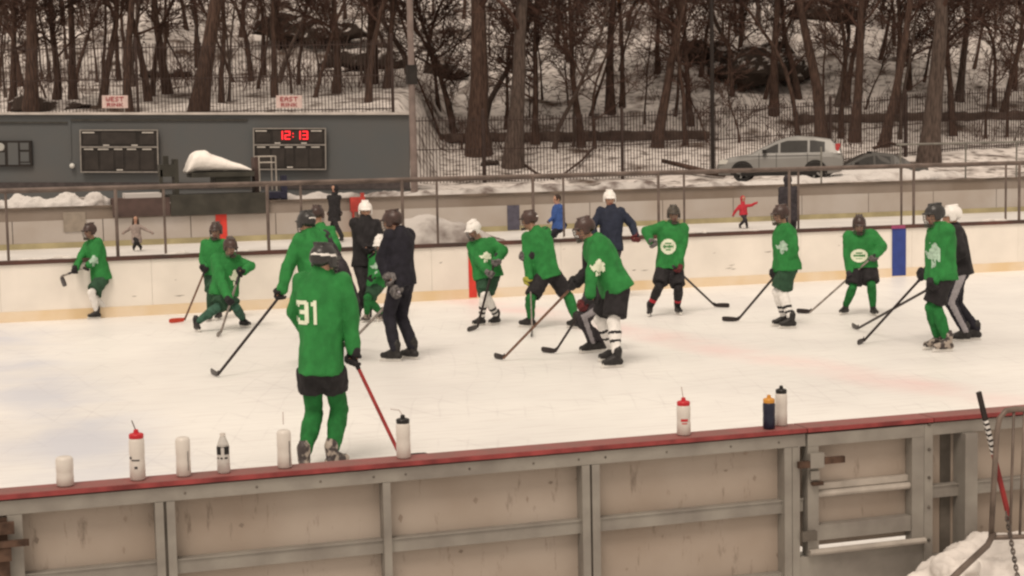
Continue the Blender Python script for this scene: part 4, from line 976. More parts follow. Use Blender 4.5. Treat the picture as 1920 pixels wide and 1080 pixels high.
def in_31(u, v):
    x = (u + 1) / 2; y = (1 - v) / 2
    # heavy block digits
    def three(a, b_):
        if a < 0 or a > 1: return 0
        t = .16
        if b_ < t or b_ > 1 - t: return a < (.86 if a > .7 and (b_ < .06 or b_ > .94) else 1)
        if abs(b_ - .48) < t * .5: return .3 < a
        if a > .66: return not (abs(b_ - .48) < .03 and a > .93)
        if a < .3: return b_ < .28 or b_ > .74
        return 0
    if x < .60: return 1 if three(x / .57, y) else 0
    a = (x - .68) / .32
    if a < 0: return 0
    return 1 if (.38 < a < .92) or (a <= .38 and .06 < y < .24 and a > .05) else 0
def person(label, h, face, neck, head, pelv, feet, hands, top='jersey', topm='green', legs='shorts', legm='black', sock='green2', stripes=None, gl='black', helm='hblack', cage=True, stick=None, skate='boot', toe=(0, 0), look=None, lookdn=0.15, lw=0.0, logo=None, band=False, sidest=False, bulk=1.0, hw=((.0, .0)), kneepole=None, elb=None, stick_label=None, shoulders=1.0, hair=None, group='hockey players in green jerseys', blade=True, vox=.014, sl=.86, hemw=1.0, sockon=True, mitts=True, lens=None):
    fg = [G(f[0], f[1]) for f in feet]
    base = (fg[0] + fg[1]) / 2; D = depth(base)
    k = h / 1.75; th = R(face); F = RT * math.sin(th) + TO * math.cos(th); Lt = RT * math.cos(th) - TO * math.sin(th)
    def pt(a, w_=0): return P(a[0], a[1], D - (a[2] if len(a) > 2 else 0) - w_)
    pe, ne, he = pt(pelv), pt(neck), pt(head)
    t = empty('person', base, label, 'person', group)
    T = (ne - pe).normalized()
    if lens: pass
    La = (Lt - T * Lt.dot(T)).normalized(); Fa = La.cross(T).normalized()
    if Fa.dot(F) < 0: Fa = -Fa
    hips = [pe + La * .088 * k * s_ - T * .03 * k for s_ in (1, -1)]
    sh = [ne + La * .172 * k * shoulders * s_ - T * .075 * k for s_ in (1, -1)]
    bh = .065 * (1 if blade else .2) * k
    ank, ftd = [], []
    for i in range(2):
        a = th + R(toe[i]); fd = RT * math.sin(a) + TO * math.cos(a); ftd.append(fd)
        ank.append(fg[i] + Z * (bh + .085 * k) - fd * .045 * k)
    kp = kneepole or F
    kn = [ik(hips[i], ank[i], .43 * k, .42 * k, (kp if not isinstance(kp, list) else kp[i])) for i in range(2)]
    # stick first, hands on it
    hd = []; SA = None
    if stick:
        s0 = pt(stick['top']); s1 = G(*stick['heel']) + Z * .03 if 'heel' in stick else pt(stick['heelp']); s2 = G(*stick['tip']) + Z * .03 if 'tip' in stick else pt(stick['tipp'])
        SA = (s1 - s0).normalized()
    for i in range(2):
        hh = hands[i]
        if isinstance(hh, (int, float)): hd.append(s0.lerp(s1, hh))
        else: hd.append(pt(hh))
    el = []; lf = .265 * k
    for i in range(2):
        s_ = (1, -1)[i]; pol = (-F * .55 + La * s_ * .7 - Z * .5)
        if elb and elb[i] is not None: pol = RT * elb[i][0] + Z * elb[i][1] + TO * elb[i][2]
        wr_l = lf + .05 * k
        el.append(ik(sh[i], hd[i], .30 * k, wr_l, pol))
    Hd = [(hd[i] - el[i]).normalized() for i in range(2)]
    wrist = [hd[i] - Hd[i] * .075 * k for i in range(2)]
    lk = R(face if look is None else look)
    Fh = RT * math.sin(lk) + TO * math.cos(lk); Lh = RT * math.cos(lk) - TO * math.sin(lk)
    Uh = (Z * math.cos(lookdn) + Fh * math.sin(lookdn) * .9).normalized(); Fh = (Fh - Uh * Fh.dot(Uh)).normalized()
    hax = (Lh, Fh, Uh)
    k0 = k; k = .52 + .53 * k0 if k0 > .7 else k0 * 1.25   # heads of children are relatively large
    kh = k * 1.07; k = k0; bulk *= 1.05
    # --- body: one continuous mesh
    q = MB()
    q.ell(he + Uh * .022 * kh, (.074 * kh, .092 * kh, .092 * kh), hax); q.ell(he - Uh * .055 * kh + Fh * .022 * kh, (.054 * kh, .062 * kh, .058 * kh), hax)
    q.ell(he - Uh * .098 * kh + Fh * .062 * kh, (.02 * kh, .02 * kh, .017 * kh), hax)
    q.box(he - Uh * .015 * kh + Fh * .098 * kh, (.011 * kh, .016 * kh, .026 * kh), hax, tp=(.5, .45))
    for s_ in (-1, 1): q.ell(he + Lh * .078 * kh * s_ - Uh * .012 * kh - Fh * .01 * kh, (.012 * kh, .02 * kh, .032 * kh), hax, 8, 6)
    q.cap(ne - T * .03 * k, he - Uh * .06 * kh, .062 * k, .056 * kh)
    q.loft([(pe - T * .09 * k, La, .13 * k, Fa, .09 * k), (pe + T * .05 * k, La, .145 * k, Fa, .10 * k), (pe.lerp(ne, .4), La, .125 * k, Fa, .085 * k), (pe.lerp(ne, .75), La, .155 * k, Fa, .10 * k), (pe.lerp(ne, .93), La, .12 * k, Fa, .07 * k), (ne, La, .05 * k, Fa, .05 * k)])
    for i in range(2):
        q.cap(sh[i], el[i], .048 * k, .036 * k); q.cap(el[i], wrist[i], .036 * k, .024 * k)
        A = SA if (SA is not None and isinstance(hands[i], (int, float))) else (La * (1, -1)[i] * -.5 + Hd[i].cross(Z) * .0 + F * .6)
        A = (A - Hd[i] * A.dot(Hd[i]) * .8).normalized()
        N = A.cross(Hd[i]).normalized() * (1 if i else -1)
        hand_prims(q, hd[i], A, Hd[i], N, k)
        q.cap(wrist[i], hd[i] + N * .035 * k - Hd[i] * .045 * k, .023 * k, .024 * k)
        q.cap(hips[i], kn[i], .078 * k, .052 * k); q.cap(kn[i], kn[i].lerp(ank[i], .35), .05 * k, .054 * k); q.cap(kn[i].lerp(ank[i], .35), ank[i], .054 * k, .031 * k)
        q.cap(ank[i] - Z * .045 * k - ftd[i] * .01 * k, ank[i] - Z * .068 * k + ftd[i] * .10 * k, .027 * k, .020 * k)
    bmb = remesh(q, .0125 * max(.75, k), 2)
    ey = [he + Lh * .031 * kh * s_ + Fh * .084 * kh + Uh * .012 * kh for s_ in (-1, 1)]; mo = he - Uh * .058 * kh + Fh * .085 * kh
    recolour(bmb, lambda c: 1 if min((c - e).length for e in ey) < .015 * kh else 2 if abs((c - mo).dot(Uh)) < .010 * kh and (c - mo).length < .03 * kh else 0)
    bmb.build('body', [M['skin'], M['eye'], M['lip']], t, smooth=True)
    # --- top
    q = MB(); b_ = bulk * k
    hem = -.20 if top in ('jersey',) else -.17
    Ts = (ne - pe)
    sect = [(hem * .42 / max(.3, Ts.length) * k, .195, .165), (-.02, .195, .16), (.25, .18, .145), (.5, .19, .145), (.72, .205, .14), (.86, .19, .125), (.96, .125, .10), (1.03, .085, .085), (1.09, .066, .070)]
    if top == 'coat': sect[0] = (-.75 * k * .42 / Ts.length, .21, .17)
    sec = [(pe + Ts * a - (Fa * .0), La, r1 * b_ * (shoulders if a > .4 else 1), Fa, r2 * b_) for (a, r1, r2) in [(a_, r1_ * (hemw if a_ < .3 else 1), r2_) for (a_, r1_, r2_) in sect]]
    q.loft(sec, 24)
    for i in range(2):
        q.ell(sh[i] + T * .005 * k, .088 * b_, nu=14, nv=8)
        q.cap(sh[i], el[i], .082 * b_, .068 * b_); q.cap(el[i], wrist[i] + Hd[i] * .0, .068 * b_, .060 * b_ if gl != 'none' and cage else .052 * b_)
    tmb = remesh(q, vox * max(.8, k), 3, .017 * k, int(neck[0]) % 97, 5.2)
    if top == 'vest2': pass
    if lw: pass
    arm2 = None
    if isinstance(topm, tuple):                  # sleeves of another cloth
        def fn(c):
            for i in range(2):
                if topm[1][i]:
                    for (a, e) in ((sh[i], el[i]), (el[i], wrist[i])):
                        u = max(0, min(1, (c - a).dot(e - a) / (e - a).length_squared)); 
                        if (c - (a + (e - a) * u)).length < .092 * b_ and ((c - sh[i]).length > .10 * k): return 1
            return 0
        recolour(tmb, fn); tms = [M[topm[0]], M[topm[2]]]
    else: tms = M[topm]
    js = tmb.build('jersey' if top == 'jersey' else 'jacket' if top == 'jacket' else 'coat', tms, t, smooth=True)
    if logo:
        for lg in logo:
            o = pt(lg['at']); nr = CAM - o; nr.z = 0; nr.normalize(); rt_ = RT.copy(); upv = Z
            dq = decal(tmb, o, nr, rt_, upv, lg['w'], lg['h'], lg.get('cell', .014), lg['fn'])
            if dq.f: dq.build(lg['name'] + '_mark' if lg['name'] == 'number' else lg['name'], [M[lg.get('m', 'cream')], M['green']], js)
    # --- legs
    if legs == 'shorts':
        q = MB(); q.ell(pe - T * .03 * k, (.160 * b_, .120 * b_, .12 * b_), (La, Fa, T))
        for i in range(2):
            e = hips[i].lerp(kn[i], sl); q.tube([hips[i], e], [.118 * b_, .112 * b_], 16)
        remesh(q, vox * max(.8, k), 3, .012 * k, 5, 8).build('hockey_shorts', M[legm], t, smooth=True)
        for i in range(2):
            q = MB(); a, e = kn[i], ank[i]; u = (e - a)
            q.cap(hips[i].lerp(kn[i], max(.1, sl - .25)), a, .094 * k if sl < .7 else .078 * k, .074 * k); q.cap(a, a + u * .32, .080 * k, .084 * k); q.cap(a + u * .32, a + u * .88, .084 * k, .058 * k); q.ell(a + F * .02 * k, .079 * k)
            sm = remesh(q, vox * .95 * max(.8, k), 3, .006 * k, i + 3, 12)
            if stripes:
                recolour(sm, lambda c: 1 if any(x0 < (c - a).dot(u) / u.length_squared < x1 for (x0, x1) in stripes[1]) else 0)
                sm.build('sock', [M[sock if isinstance(sock, str) else sock[i]], M[stripes[0]]], t, smooth=True)
            else: sm.build('sock', M[sock if isinstance(sock, str) else sock[i]], t, smooth=True)
    else:
        q = MB(); q.ell(pe - T * .02 * k, (.165 * b_, .125 * b_, .14 * b_), (La, Fa, T))
        for i in range(2):
            q.cap(hips[i], kn[i], .10 * b_, .078 * b_); q.cap(kn[i], ank[i] + Z * .02, .078 * b_, .066 * b_)
        pm = remesh(q, vox * max(.8, k), 3, .010 * k, 8, 9)
        if sidest:
            def fs_(c):
                for i in range(2):
                    for (a, e) in ((hips[i], kn[i]), (kn[i], ank[i])):
                        u = (c - a).dot(e - a) / (e - a).length_squared
                        if -.05 < u < 1.1:
                            r_ = c - (a + (e - a) * u)
                            if r_.length > .02 and r_.normalized().dot((La * (1, -1)[i] + TO * .9).normalized()) > .86: return 1
                return 0
            recolour(pm, fs_); pm.build('trousers', [M[legm], M['stripe']], t, smooth=True)
        else: pm.build('trousers', M[legm], t, smooth=True)
    # --- skates / shoes
    for i in range(2):
        q = MB(); fd = ftd[i]; a = ank[i]; s0_ = a - Z * .075 * k
        sx = fd.cross(Z)
        q.cap(s0_ - fd * .045 * k, s0_ + fd * .16 * k + Z * .0, .045 * k, .040 * k); q.cap(a + Z * .06 * k - fd * .015 * k, s0_ + Z * .01, .060 * k, .052 * k); q.cap(a - Z * .02 * k, s0_ + fd * .11 * k + Z * .01, .052 * k, .042 * k)
        q.box(a + Z * .09 * k - fd * .035 * k, (.035 * k, .012 * k, .035 * k), (sx, fd, Z))
        sk = remesh(q, .011 * max(.8, k), 2).build('skate' if blade else 'boot', M[skate], t, smooth=True)
        if blade:
            q = MB(); c = fg[i] + Z * .006 + fd * .02 * k
            q.cur = 0
            for o_ in (-.085, .085): q.box(c + fd * o_ * k + Z * .042 * k, (.018 * k, .035 * k, .024 * k), (sx, fd, Z), tp=(1.4, 1.15))
            q.box(c + Z * .022 * k, (.008 * k, .135 * k, .010 * k), (sx, fd, Z)); q.cur = 1
            q.box(c + Z * .004 * k, (.0035 * k, .145 * k, .0075 * k), (sx, fd, Z)); q.build('blade', [M['holder'], M['steel']], sk)
    # --- gloves
    if mitts:
        for i in range(2):
            q = MB(); A = SA if (SA is not None and isinstance(hands[i], (int, float))) else (La * (1, -1)[i] * -.5 + F * .6)
            A = (A - Hd[i] * A.dot(Hd[i]) * .8).normalized(); N = A.cross(Hd[i]).normalized() * (1 if i else -1)
            gx = 1.9 if cage or helm in ('hwhite',) else 1.25
            pc = hand_prims(q, hd[i], A, Hd[i], N, k * 1.12, gx)
            q.cap(wrist[i] - Hd[i] * .0 * k, pc - Hd[i] * .01 * k, .062 * k * (gx / 1.9), .042 * k)
            gm = gl if isinstance(gl, str) else gl[i]
            remesh(q, .0095 * max(.8, k), 1).build('glove', M[gm], t, smooth=True)
    # --- head gear
    if helm in ('none',): pass
    elif helm == 'hood':
        q = MB(); q.ell(he + Uh * .01 * kh - Fh * .022 * kh, (.105 * kh, .108 * kh, .122 * kh), hax); q.cap(he - Uh * .08 * kh - Fh * .02 * kh, ne, .085 * kh, .09 * kh)
        remesh(q, .013, 3, .006, 3).build('hood', tms[0] if isinstance(tms, list) else tms, t, smooth=True)
    else:
        q = MB(); c = he + Uh * .034 * kh - Fh * .012 * kh
        q.ell(c, (.098 * kh, .122 * kh, .100 * kh), hax, 20, 12)
        q.v = [v if (v - c).dot(Uh) > -.02 * kh else v - Uh * ((v - c).dot(Uh) + .02 * kh) for v in q.v]
        q.ell(c - Fh * .045 * kh - Uh * .022 * kh, (.086 * kh, .074 * kh, .062 * kh), hax, 18, 10)
        for s_ in (-1, 1): q.box(c + Lh * .084 * kh * s_ + Fh * .012 * kh - Uh * .045 * kh, (.013 * kh, .036 * kh, .04 * kh), hax)
        q.box(c + Fh * .115 * kh - Uh * .003 * kh, (.07 * kh, .022 * kh, .010 * kh), hax)
        for s_ in (-1, 0, 1): q.box(c + Lh * .038 * kh * s_ + Uh * .096 * kh - Fh * .01 * kh, (.010 * kh, .07 * kh, .010 * kh), hax)
        hm = remesh(q, .0105 * max(.8, k), 2)
        def hf(p):
            d_ = p - c; u, f_, l_ = d_.dot(Uh), d_.dot(Fh), d_.dot(Lh)
            if band and .0 * kh < u < .017 * kh and f_ < .04 * kh and l_ < .035 * kh: return 1
            if u > .07 * kh and .012 * kh < abs(l_) < .03 * kh and abs(f_) < .05 * kh and helm != 'hwhite': return 2
            return 0
        recolour(hm, hf); hb = hm.build('helmet', [M[helm], M['hwhite'], M['hgrey']], t, smooth=True)
        if cage:
            q = MB(); c2 = he + Fh * .01 * kh
            def cp(a, u): return c2 + Lh * math.sin(a) * .088 * kh + Fh * (math.cos(a) * .125 * kh * (1 - .25 * max(0, (-u - .04) / .1))) + Uh * u * kh
            for u in (.03, .0, -.03, -.06, -.09, -.115): q.tube([cp(R(a), u) for a in range(-80, 81, 20)], .0032 * kh, 4)
            for a in (-60, -30, 0, 30, 60): q.tube([cp(R(a), u) for u in (.035, 0, -.04, -.08, -.118)], .0032 * kh, 4)
            q.build('face_cage', M['wire'], hb)
            q = MB(); q.box(c2 - Uh * .105 * kh + Fh * .085 * kh, (.034 * kh, .024 * kh, .018 * kh), hax, tp=(1.1, 1.1)); q.build('chin_cup', M['hgrey'], hb)
    if hair:
        q = MB(); q.ell(he + Uh * .03 * kh - Fh * .025 * kh, (.088 * kh, .1 * kh, .1 * kh), hax); 
        if hair == 'long':
            for s_ in (-1, 1): q.cap(he + Lh * .06 * kh * s_ - Fh * .01 * kh, he + Lh * .10 * kh * s_ - Uh * .32 * kh + Fh * .05 * kh, .045 * kh, .055 * kh)
            q.cap(he - Fh * .06 * kh, ne - Uh * .15 * kh - Fh * .06 * kh, .07 * kh, .07 * kh)
        remesh(q, .012, 3, .008, 4, 14).build('hair', M['hair'], t, smooth=True)
    # --- the stick, a thing of its own
    if stick:
        sm = M[stick.get('m', 'carbon')]
        st = empty('hockey_stick', s1, stick['label'], 'hockey stick', 'hockey sticks')
        x, y = frame_of(SA); q = MB(); q.box((s0 + s1) / 2, (.0105, .0145, (s1 - s0).length / 2), (x, y, SA)); q.build('shaft', sm, st)
        q = MB(); q.box(s0 + SA * .06, (.0135, .0175, .065), (x, y, SA)); q.cap(s0 - SA * .0, s0 + SA * .006, .019, .019); q.build('grip_tape', M[stick.get('grip', 'charcoal')], st)
        bd = (s2 - s1); bl = bd.length; k3 = min(1.25, max(.75, .30 / bl)) if bl > 0 else 1
        if 'tip' in stick: bd = bd * (min(max(bl, .24), .36) / bl)
        q = MB(); up_ = Z if 'tip' in stick else (s0 - s1).normalized()
        nrm = bd.cross(up_).normalized(); prof = []
        for (f_, w_) in ((-.10, .020), (.05, .030), (.3, .036), (.6, .038), (.85, .037), (.97, .026)):
            c = s1 + bd * f_ + nrm * .028 * f_ * f_ + up_ * (.012 if f_ > 0 else .045)
            prof.append((c, up_, w_, nrm, .0065))
        q.loft(prof, 10); q.build('blade', M[stick.get('bm', 'carbon')], st)
    return t
NB = 'hockey players in green jerseys'; CO = 'coaches on the ice'; VI = 'people on the second rink'
clover = lambda at, w_=.24, h_=.26, m='pale': dict(at=at, w=w_, h=h_, fn=in_clover, name='clover_print', m=m)
rnd = lambda at, w_=.24, h_=.24: dict(at=at, w=w_, h=h_, fn=in_round, name='round_print', m='cream', cell=.010)
person('child in green jersey leaning left by the far boards, white socks', 1.38, -35, (173, 452), (168, 434, .08), (188, 520), ((178, 598), (200, 594)), ((162, 502, .25), .05),
       legm='dgreen', sock='white', helm='hbrown', toe=(-30, -60), stick=dict(top=(142, 508, .35), heelp=(114, 519, .45), tipp=(121, 539, .5), label='short stick lifted off the ice at far left', m='greyshaft'), logo=[clover((176, 488), .2, .2)], gl='black', elb=[None, (-.5, -.4, .3)], bulk=1.2)
person('player in green jersey standing behind the wide-legged one, left', 1.5, -10, (402, 450), (405, 433, .04), (402, 508), ((392, 602), (410, 600)), ((415, 500, .1), .02), legm='dgreen', sock='dgreen', helm='hbrown',
       stick=dict(top=(386, 503, .22), heel=(346, 604), tip=(318, 607), label='brown stick with bright red blade on the ice, left', m='wood', bm='orange'))
person('crouching player in green jersey with legs spread wide, left', 1.55, 25, (427, 480), (432, 463, .10), (420, 545), ((370, 622), (459, 614)), ((452, 512, .28), .45), legm='dgreen', sock='teal', helm='hbrown', toe=(0, 25), look=35, lookdn=.35,
       stick=dict(top=(447, 520, .32), heel=(414, 628), tip=(406, 640), label='thin grey stick between the spread legs of the crouching player', m='greyshaft', bm='greyshaft'), logo=[clover((440, 520), .16, .26, 'cream')], elb=[(1, -.2, .2), (-.6, -.4, .4)], bulk=1.25)
person('tall player in green jersey standing behind number 31, facing left', 1.80, -140, (582, 438), (574, 418, .0), (604, 560), ((595, 690), (622, 686)), (.05, (668, 575, .0)), topm=('green', (0, 1), 'charcoal'), helm='hblack', band=True, elb=[(-.7, -.5, 0), (.6, .2, 0)], bulk=1.12,
       stick=dict(top=(532, 546, .2), heel=(408, 708), tip=(388, 700), label='long dark stick reaching left onto open ice', m='carbon', grip='black'))
person('player in green with dark brown helmet, mostly hidden behind the tall one', 1.72, 170, (600, 425), (595, 403), (606, 505), ((598, 608), (618, 606)), ((580, 500, .1), (628, 500, .1)), helm='hbrown', cage=True)
person('player seen from behind in green jersey number 31, nearest the camera', 1.80, 172, (604, 512), (608, 489, .02), (602, 684), ((572, 884), (631, 880)), ((588, 640, -.30), .03), sock='green2', helm='hblack', band=True, look=150, skate='bootp', bulk=.98, hemw=.94, vox=.0125, sl=.50, toe=(10, -25), elb=[(-.8, -.6, -.25), (.75, -.3, .0)],
       stick=dict(top=(661, 668, .0), heel=(754, 868), tip=(775, 866), label='red stick held by number 31, running behind a white bottle', m='redshaft', grip='black'),
       logo=[dict(at=(576, 583), w=.18, h=.205, fn=in_31, name='number', cell=.0068)])
person('coach in black with white helmet standing behind the small white-helmeted child', 1.78, 8, (686, 411), (685, 395), (684, 492), ((672, 600), (692, 600)), ((690, 468, .25), (697, 476, .25)), top='jacket', topm='black', legs='long', legm='black', helm='hwhite', cage=False, group=CO)
person('small child in green jersey and white helmet bending forward among the coaches', 1.36, -25, (711, 476), (713, 458, .12), (706, 530), ((686, 604), (714, 602)), ((695, 522, .3), (728, 520, .25)), legm='dgreen', sock='green2', helm='hwhite', lookdn=.45, logo=[clover((706, 500), .2, .18)], skate='bootp')
person('tall coach in dark tracksuit with dark helmet, seen from behind, holding a stick', 1.84, -128, (747, 431), (735, 416, .0), (752, 524), ((735, 678), (769, 674)), ((729, 528, .2), .03), top='jacket', topm='navy', legs='long', legm='navy', helm='hbrown', cage=True, group=CO, toe=(20, 0), look=-110, elb=[(-.3, -1, 0), (.6, -.3, .2)], bulk=1.0, shoulders=.94,
       stick=dict(top=(748, 548, .25), heel=(652, 652), tip=(636, 652), label='stick held by the tall dark coach, slanting down behind number 31', m='greyshaft', grip='stripe'), gl='glovegrey')
person('child in green jersey with white helmet and striped white socks', 1.50, -15, (902, 452), (888, 431, .10), (914, 512), ((899, 611), (928, 609)), (.12, .28), legm='dgreen', sock='white', stripes=('black', ((.5, .62), (.72, .82))), helm='hwhite', lookdn=.5, look=-45, toe=(-40, -30), gl='glovegrey',
       stick=dict(top=(931, 476, .3), heel=(895, 618), tip=(878, 624), label='black stick in front of the child with striped white socks', m='carbon'), logo=[clover((912, 480), .22, .18, 'cream')], elb=[(1, .1, .1), (-.6, -.5, .3)], bulk=1.28)
person('player in green striding away with one leg stretched out, yellow glove', 1.70, -150, (1003, 432), (992, 413, .02), (1026, 512), ((990, 614), (1076, 616)), (.02, (981, 483, .1)), legm='black', sock=('green2', 'green2'), helm='hbrown', band=True, look=-110, toe=(40, 10), gl=('yellow', 'glovegrey'), bulk=1.05, topm=('green', (0, 1), 'charcoal'),
       stick=dict(top=(994, 528, .1), heel=(998, 628), tip=(1001, 640), label='stick held upright in front of the striding player', m='greyshaft'), kneepole=[TO - RT * .4, RT * .2 + fh * .4])
person('coach in dark blue jacket with white helmet and arm held out, centre', 1.76, 6, (1146, 389), (1143, 373), (1146, 462), ((1136, 562), (1158, 561)), ((1194, 447, .16), (1118, 458, .1)), top='jacket', topm='slate', legs='long', legm='charcoal', helm='hwhite', cage=False, group=CO, gl=('maroon', 'black'), elb=[(.5, -.5, -.1), (-.7, -.4, .1)])
person('crouching person with grey-striped trousers mostly hidden behind the bending player', 1.66, -60, (1128, 492), (1122, 474, .0), (1132, 562), ((1104, 662), (1123, 660)), ((1128, 560, .1), .03), top='jacket', topm='charcoal', legs='long', legm='charcoal', sidest=1, helm='hblack', cage=True, group=CO, gl=('maroon', 'maroon'), lookdn=.4, elb=[None, (-.3, -.8, .2)],
       stick=dict(top=(1096, 574, .25), heel=(1041, 664), tip=(1012, 661), label='black stick with broad dark blade, centre of the group', m='carbon'))
person('player in green bending forward to the left with black gloves, centre', 1.74, -72, (1112, 450), (1096, 430, .0), (1154, 536), ((1150, 690), (1143, 678)), ((1106, 562, .32), .02), topm=('green', (0, 1), 'black'), sock='white', stripes=('black', ((.3, .38), (.55, .63))), helm='hbrown', lookdn=.3, look=-80, gl=('black', 'black'), bulk=1.25, toe=(0, 0), kneepole=-RT,
       stick=dict(top=(1079, 532, .0), heel=(944, 676), tip=(932, 674), label='long brown-grey stick reaching left to a small dark blade', m='wood'), logo=[clover((1123, 500), .22, .24, 'cream')], elb=[(-.3, -.8, .2), (-.1, -.8, 0)])
person('player in green jersey with round print and black red-banded legs', 1.58, 3, (1262, 420), (1263, 402, .03), (1256, 496), ((1272, 590), (1218, 593)), (.08, (1224, 458, .2)), legm='black', sock='black', stripes=('redcloth', ((.58, .72),)), helm='hgrey', gl=('maroon', 'glovegrey'), toe=(10, -15), bulk=1.2,
       stick=dict(top=(1262, 499, .3), heel=(1341, 577), tip=(1361, 577), label='dark stick pointing down right from the round-print player', m='carbon'), logo=[rnd((1253, 461))], elb=[(.9, -.3, 0), (-.8, -.2, .1)])
person('player in green jersey with white socks standing side-on, facing left', 1.64, -82, (1469, 424), (1464, 403, .0), (1476, 497), ((1465, 612), (1478, 616)), (.10, .26), legm='dgreen', sock='white', stripes=('black', ((.5, .6), (.7, .78))), helm='hbrown', bulk=1.2, gl='black',
       stick=dict(top=(1480, 486, .2), heel=(1383, 604), tip=(1352, 603), label='black stick slanting down left from the side-on player in white socks', m='carbon'), logo=[clover((1468, 462), .22, .22, 'pale')])
person('stocky player in green jersey with round print leaning forward beside the blue line', 1.48, -4, (1613, 436), (1611, 421, .12), (1617, 494), ((1639, 592), (1583, 590)), (.04, .36), sock='green2', helm='hbrown', lookdn=.4, gl=('glovegrey', 'charcoal'), toe=(15, -40), bulk=1.32, shoulders=1.12,
       stick=dict(top=(1640, 478, .28), heel=(1519, 589), tip=(1496, 588), label='dark stick across the stocky player, blade flat on the ice', m='greyshaft'), logo=[rnd((1611, 478), .26, .2)], elb=[(1, -.1, .1), (-.8, -.2, .1)])
person('player in green jersey and long black shorts facing left, right side', 1.76, -78, (1762, 424), (1752, 404, .0), (1764, 513), ((1752, 656), (1770, 660)), (.05, .0), sock='green2', helm='hblack', skate='bootp', bulk=1.12, gl='black',
       stick=dict(top=(1752, 536, .2), heel=(1608, 620), tip=(1572, 606), label='black stick with long blade reaching left, nearest the right edge', m='carbon'), logo=[clover((1752, 478), .24, .34, 'pale')])
person('coach in black jacket and white helmet partly hidden behind the right player', 1.74, -95, (1788, 424), (1784, 406, .0), (1800, 506), ((1802, 641), (1822, 638)), ((1770, 500, .1), .02), top='jacket', topm='black', legs='long', legm='navy', sidest=1, helm='hwhite', cage=False, skate='boot', group=CO,
       stick=dict(top=(1733, 515, .1), heel=(1619, 644), tip=(1612, 648), label='thin dark stick crossing under the black one, right side', m='carbon'), gl='black')
# people on the second rink
person('small girl with long dark hair and light coat, arms spread', 1.02, 10, (254, 422), (254, 411), (256, 443), ((251, 471), (264, 471)), ((287, 437, .1), (230, 437, .1)), top='coat', topm='coat', legs='long', legm='black', helm='none', cage=False, hair='long', group=VI, blade=True, bulk=1.1, mitts=True, gl='coat')
person('walking adult in long black coat on the second rink', 1.56, -20, (627, 366), (627, 354), (627, 396), ((617, 452), (640, 454)), ((616, 402, .05), (639, 402, .05)), top='coat', topm='black', legs='long', legm='black', helm='hood', cage=False, group=VI, bulk=.95)
person('child in blue jacket turned left on the second rink', 1.35, -60, (1046, 386), (1044, 374), (1048, 426), ((1043, 466), (1052, 466)), ((1028, 416, .1), (1060, 424, .0)), top='jacket', topm='blue', legs='long', legm='navy', helm='none', hair='short', cage=False, group=VI, bulk=1.25)
person('tiny child in red snowsuit with one arm raised', 1.0, 10, (1393, 384), (1393, 373), (1394, 401), ((1388, 429), (1401, 429)), ((1419, 379, .05), (1374, 404, .05)), top='jacket', topm='redcloth', legs='long', legm='charcoal', helm='hood', cage=False, group=VI, gl='redcloth', bulk=1.05)
person('adult in dark grey coat standing behind the rails on the right', 1.68, 165, (1478, 351), (1477, 338), (1480, 392), ((1473, 457), (1486, 457)), ((1468, 402, .0), (1492, 402, .0)), top='coat', topm='charcoal', legs='long', legm='charcoal', helm='hood', cage=False, group=VI, bulk=1.1)
# ------------------------------------------------------------------ bottles on the cap rail
M['plastic'] = mat('bottle_milky', (0.60, 0.56, 0.52), 0.35, 0.06, 3, spec=.5)
M['clear'] = mat('bottle_clear', (0.66, 0.63, 0.60), 0.2, 0.1, 8, spec=.6, trans=.3)
M['pred'] = mat('plastic_red', (0.50, 0.02, 0.03), .4, .1); M['pblk'] = mat('plastic_black', (0.015, .014, .014), .4, .1); M['porg'] = mat('plastic_orange', (0.55, .25, .04), .4, .1); M['pnavy'] = mat('plastic_navy', (0.015, .017, .035), .3, .1)
M['straw'] = mat('straw_grey', (0.10, .085, .08), .5, .1); M['strawc'] = mat('straw_clear', (0.55, .50, .48), .3, .05)
def bottle(px, pyb, hpx, label, r=.037, body='plastic', cap=None, straw=None, art=None, shoulder=.86, y=.085):
    y0 = YN + y; p = onY(px, pyb, y0); p = Vector((p.x, y0, CT + .001)); s_ = F_PX / depth(p); h = hpx / s_
    t = empty('water_bottle', p, label, 'bottle', 'bottles standing on the near cap rail')
    q = MB(); sh_ = h * shoulder
    q.lathe(p, [(r * .8, 0), (r, .008), (r, h * .34), (r * .97, h * .40), (r * .97, h * .5), (r, h * .56), (r, sh_ * .93), (r * .86, sh_), (r * .62, sh_ + .004)], 24); q.build('bottle_body', M[body], t, smooth=True)
    if cap:
        q = MB(); q.lathe(p + Z * (sh_ - .002), [(r * .93, 0), (r * .95, .018), (r * .85, .024), (r * .35, .030), (r * .3, .045), (r * .12, .048)], 20); q.build('cap', M[cap], t, smooth=False)
    if straw:
        q = MB(); a = p + Z * (sh_ + .035); pts = [a]
        for (dx, dz) in straw[1]: pts.append(a + Vector((dx, 0, dz)))
        q.tube(pts, .0035, 6); q.build('straw', M[straw[0]], t)
    if art:
        for nm, m_, rows in art:
            q = MB()
            for (a0, a1, z0, z1) in rows:
                n_ = max(2, int(abs(a1 - a0) / 12)); vs = []
                for i in range(n_ + 1):
                    a = R(a0 + (a1 - a0) * i / n_ - 90 - 18)
                    for zz in (z0, z1): vs.append(p + Vector((math.cos(a) * (r + .0012), math.sin(a) * (r + .0012), zz * h)))
                q.add(vs, [(2 * i, 2 * i + 2, 2 * i + 3, 2 * i + 1) for i in range(n_)])
            q.build(nm, M[m_], t)
    return t
bottle(123, 918, 56, 'plain milky bottle without cap, first on the rail from the left', r=.046, shoulder=.97)
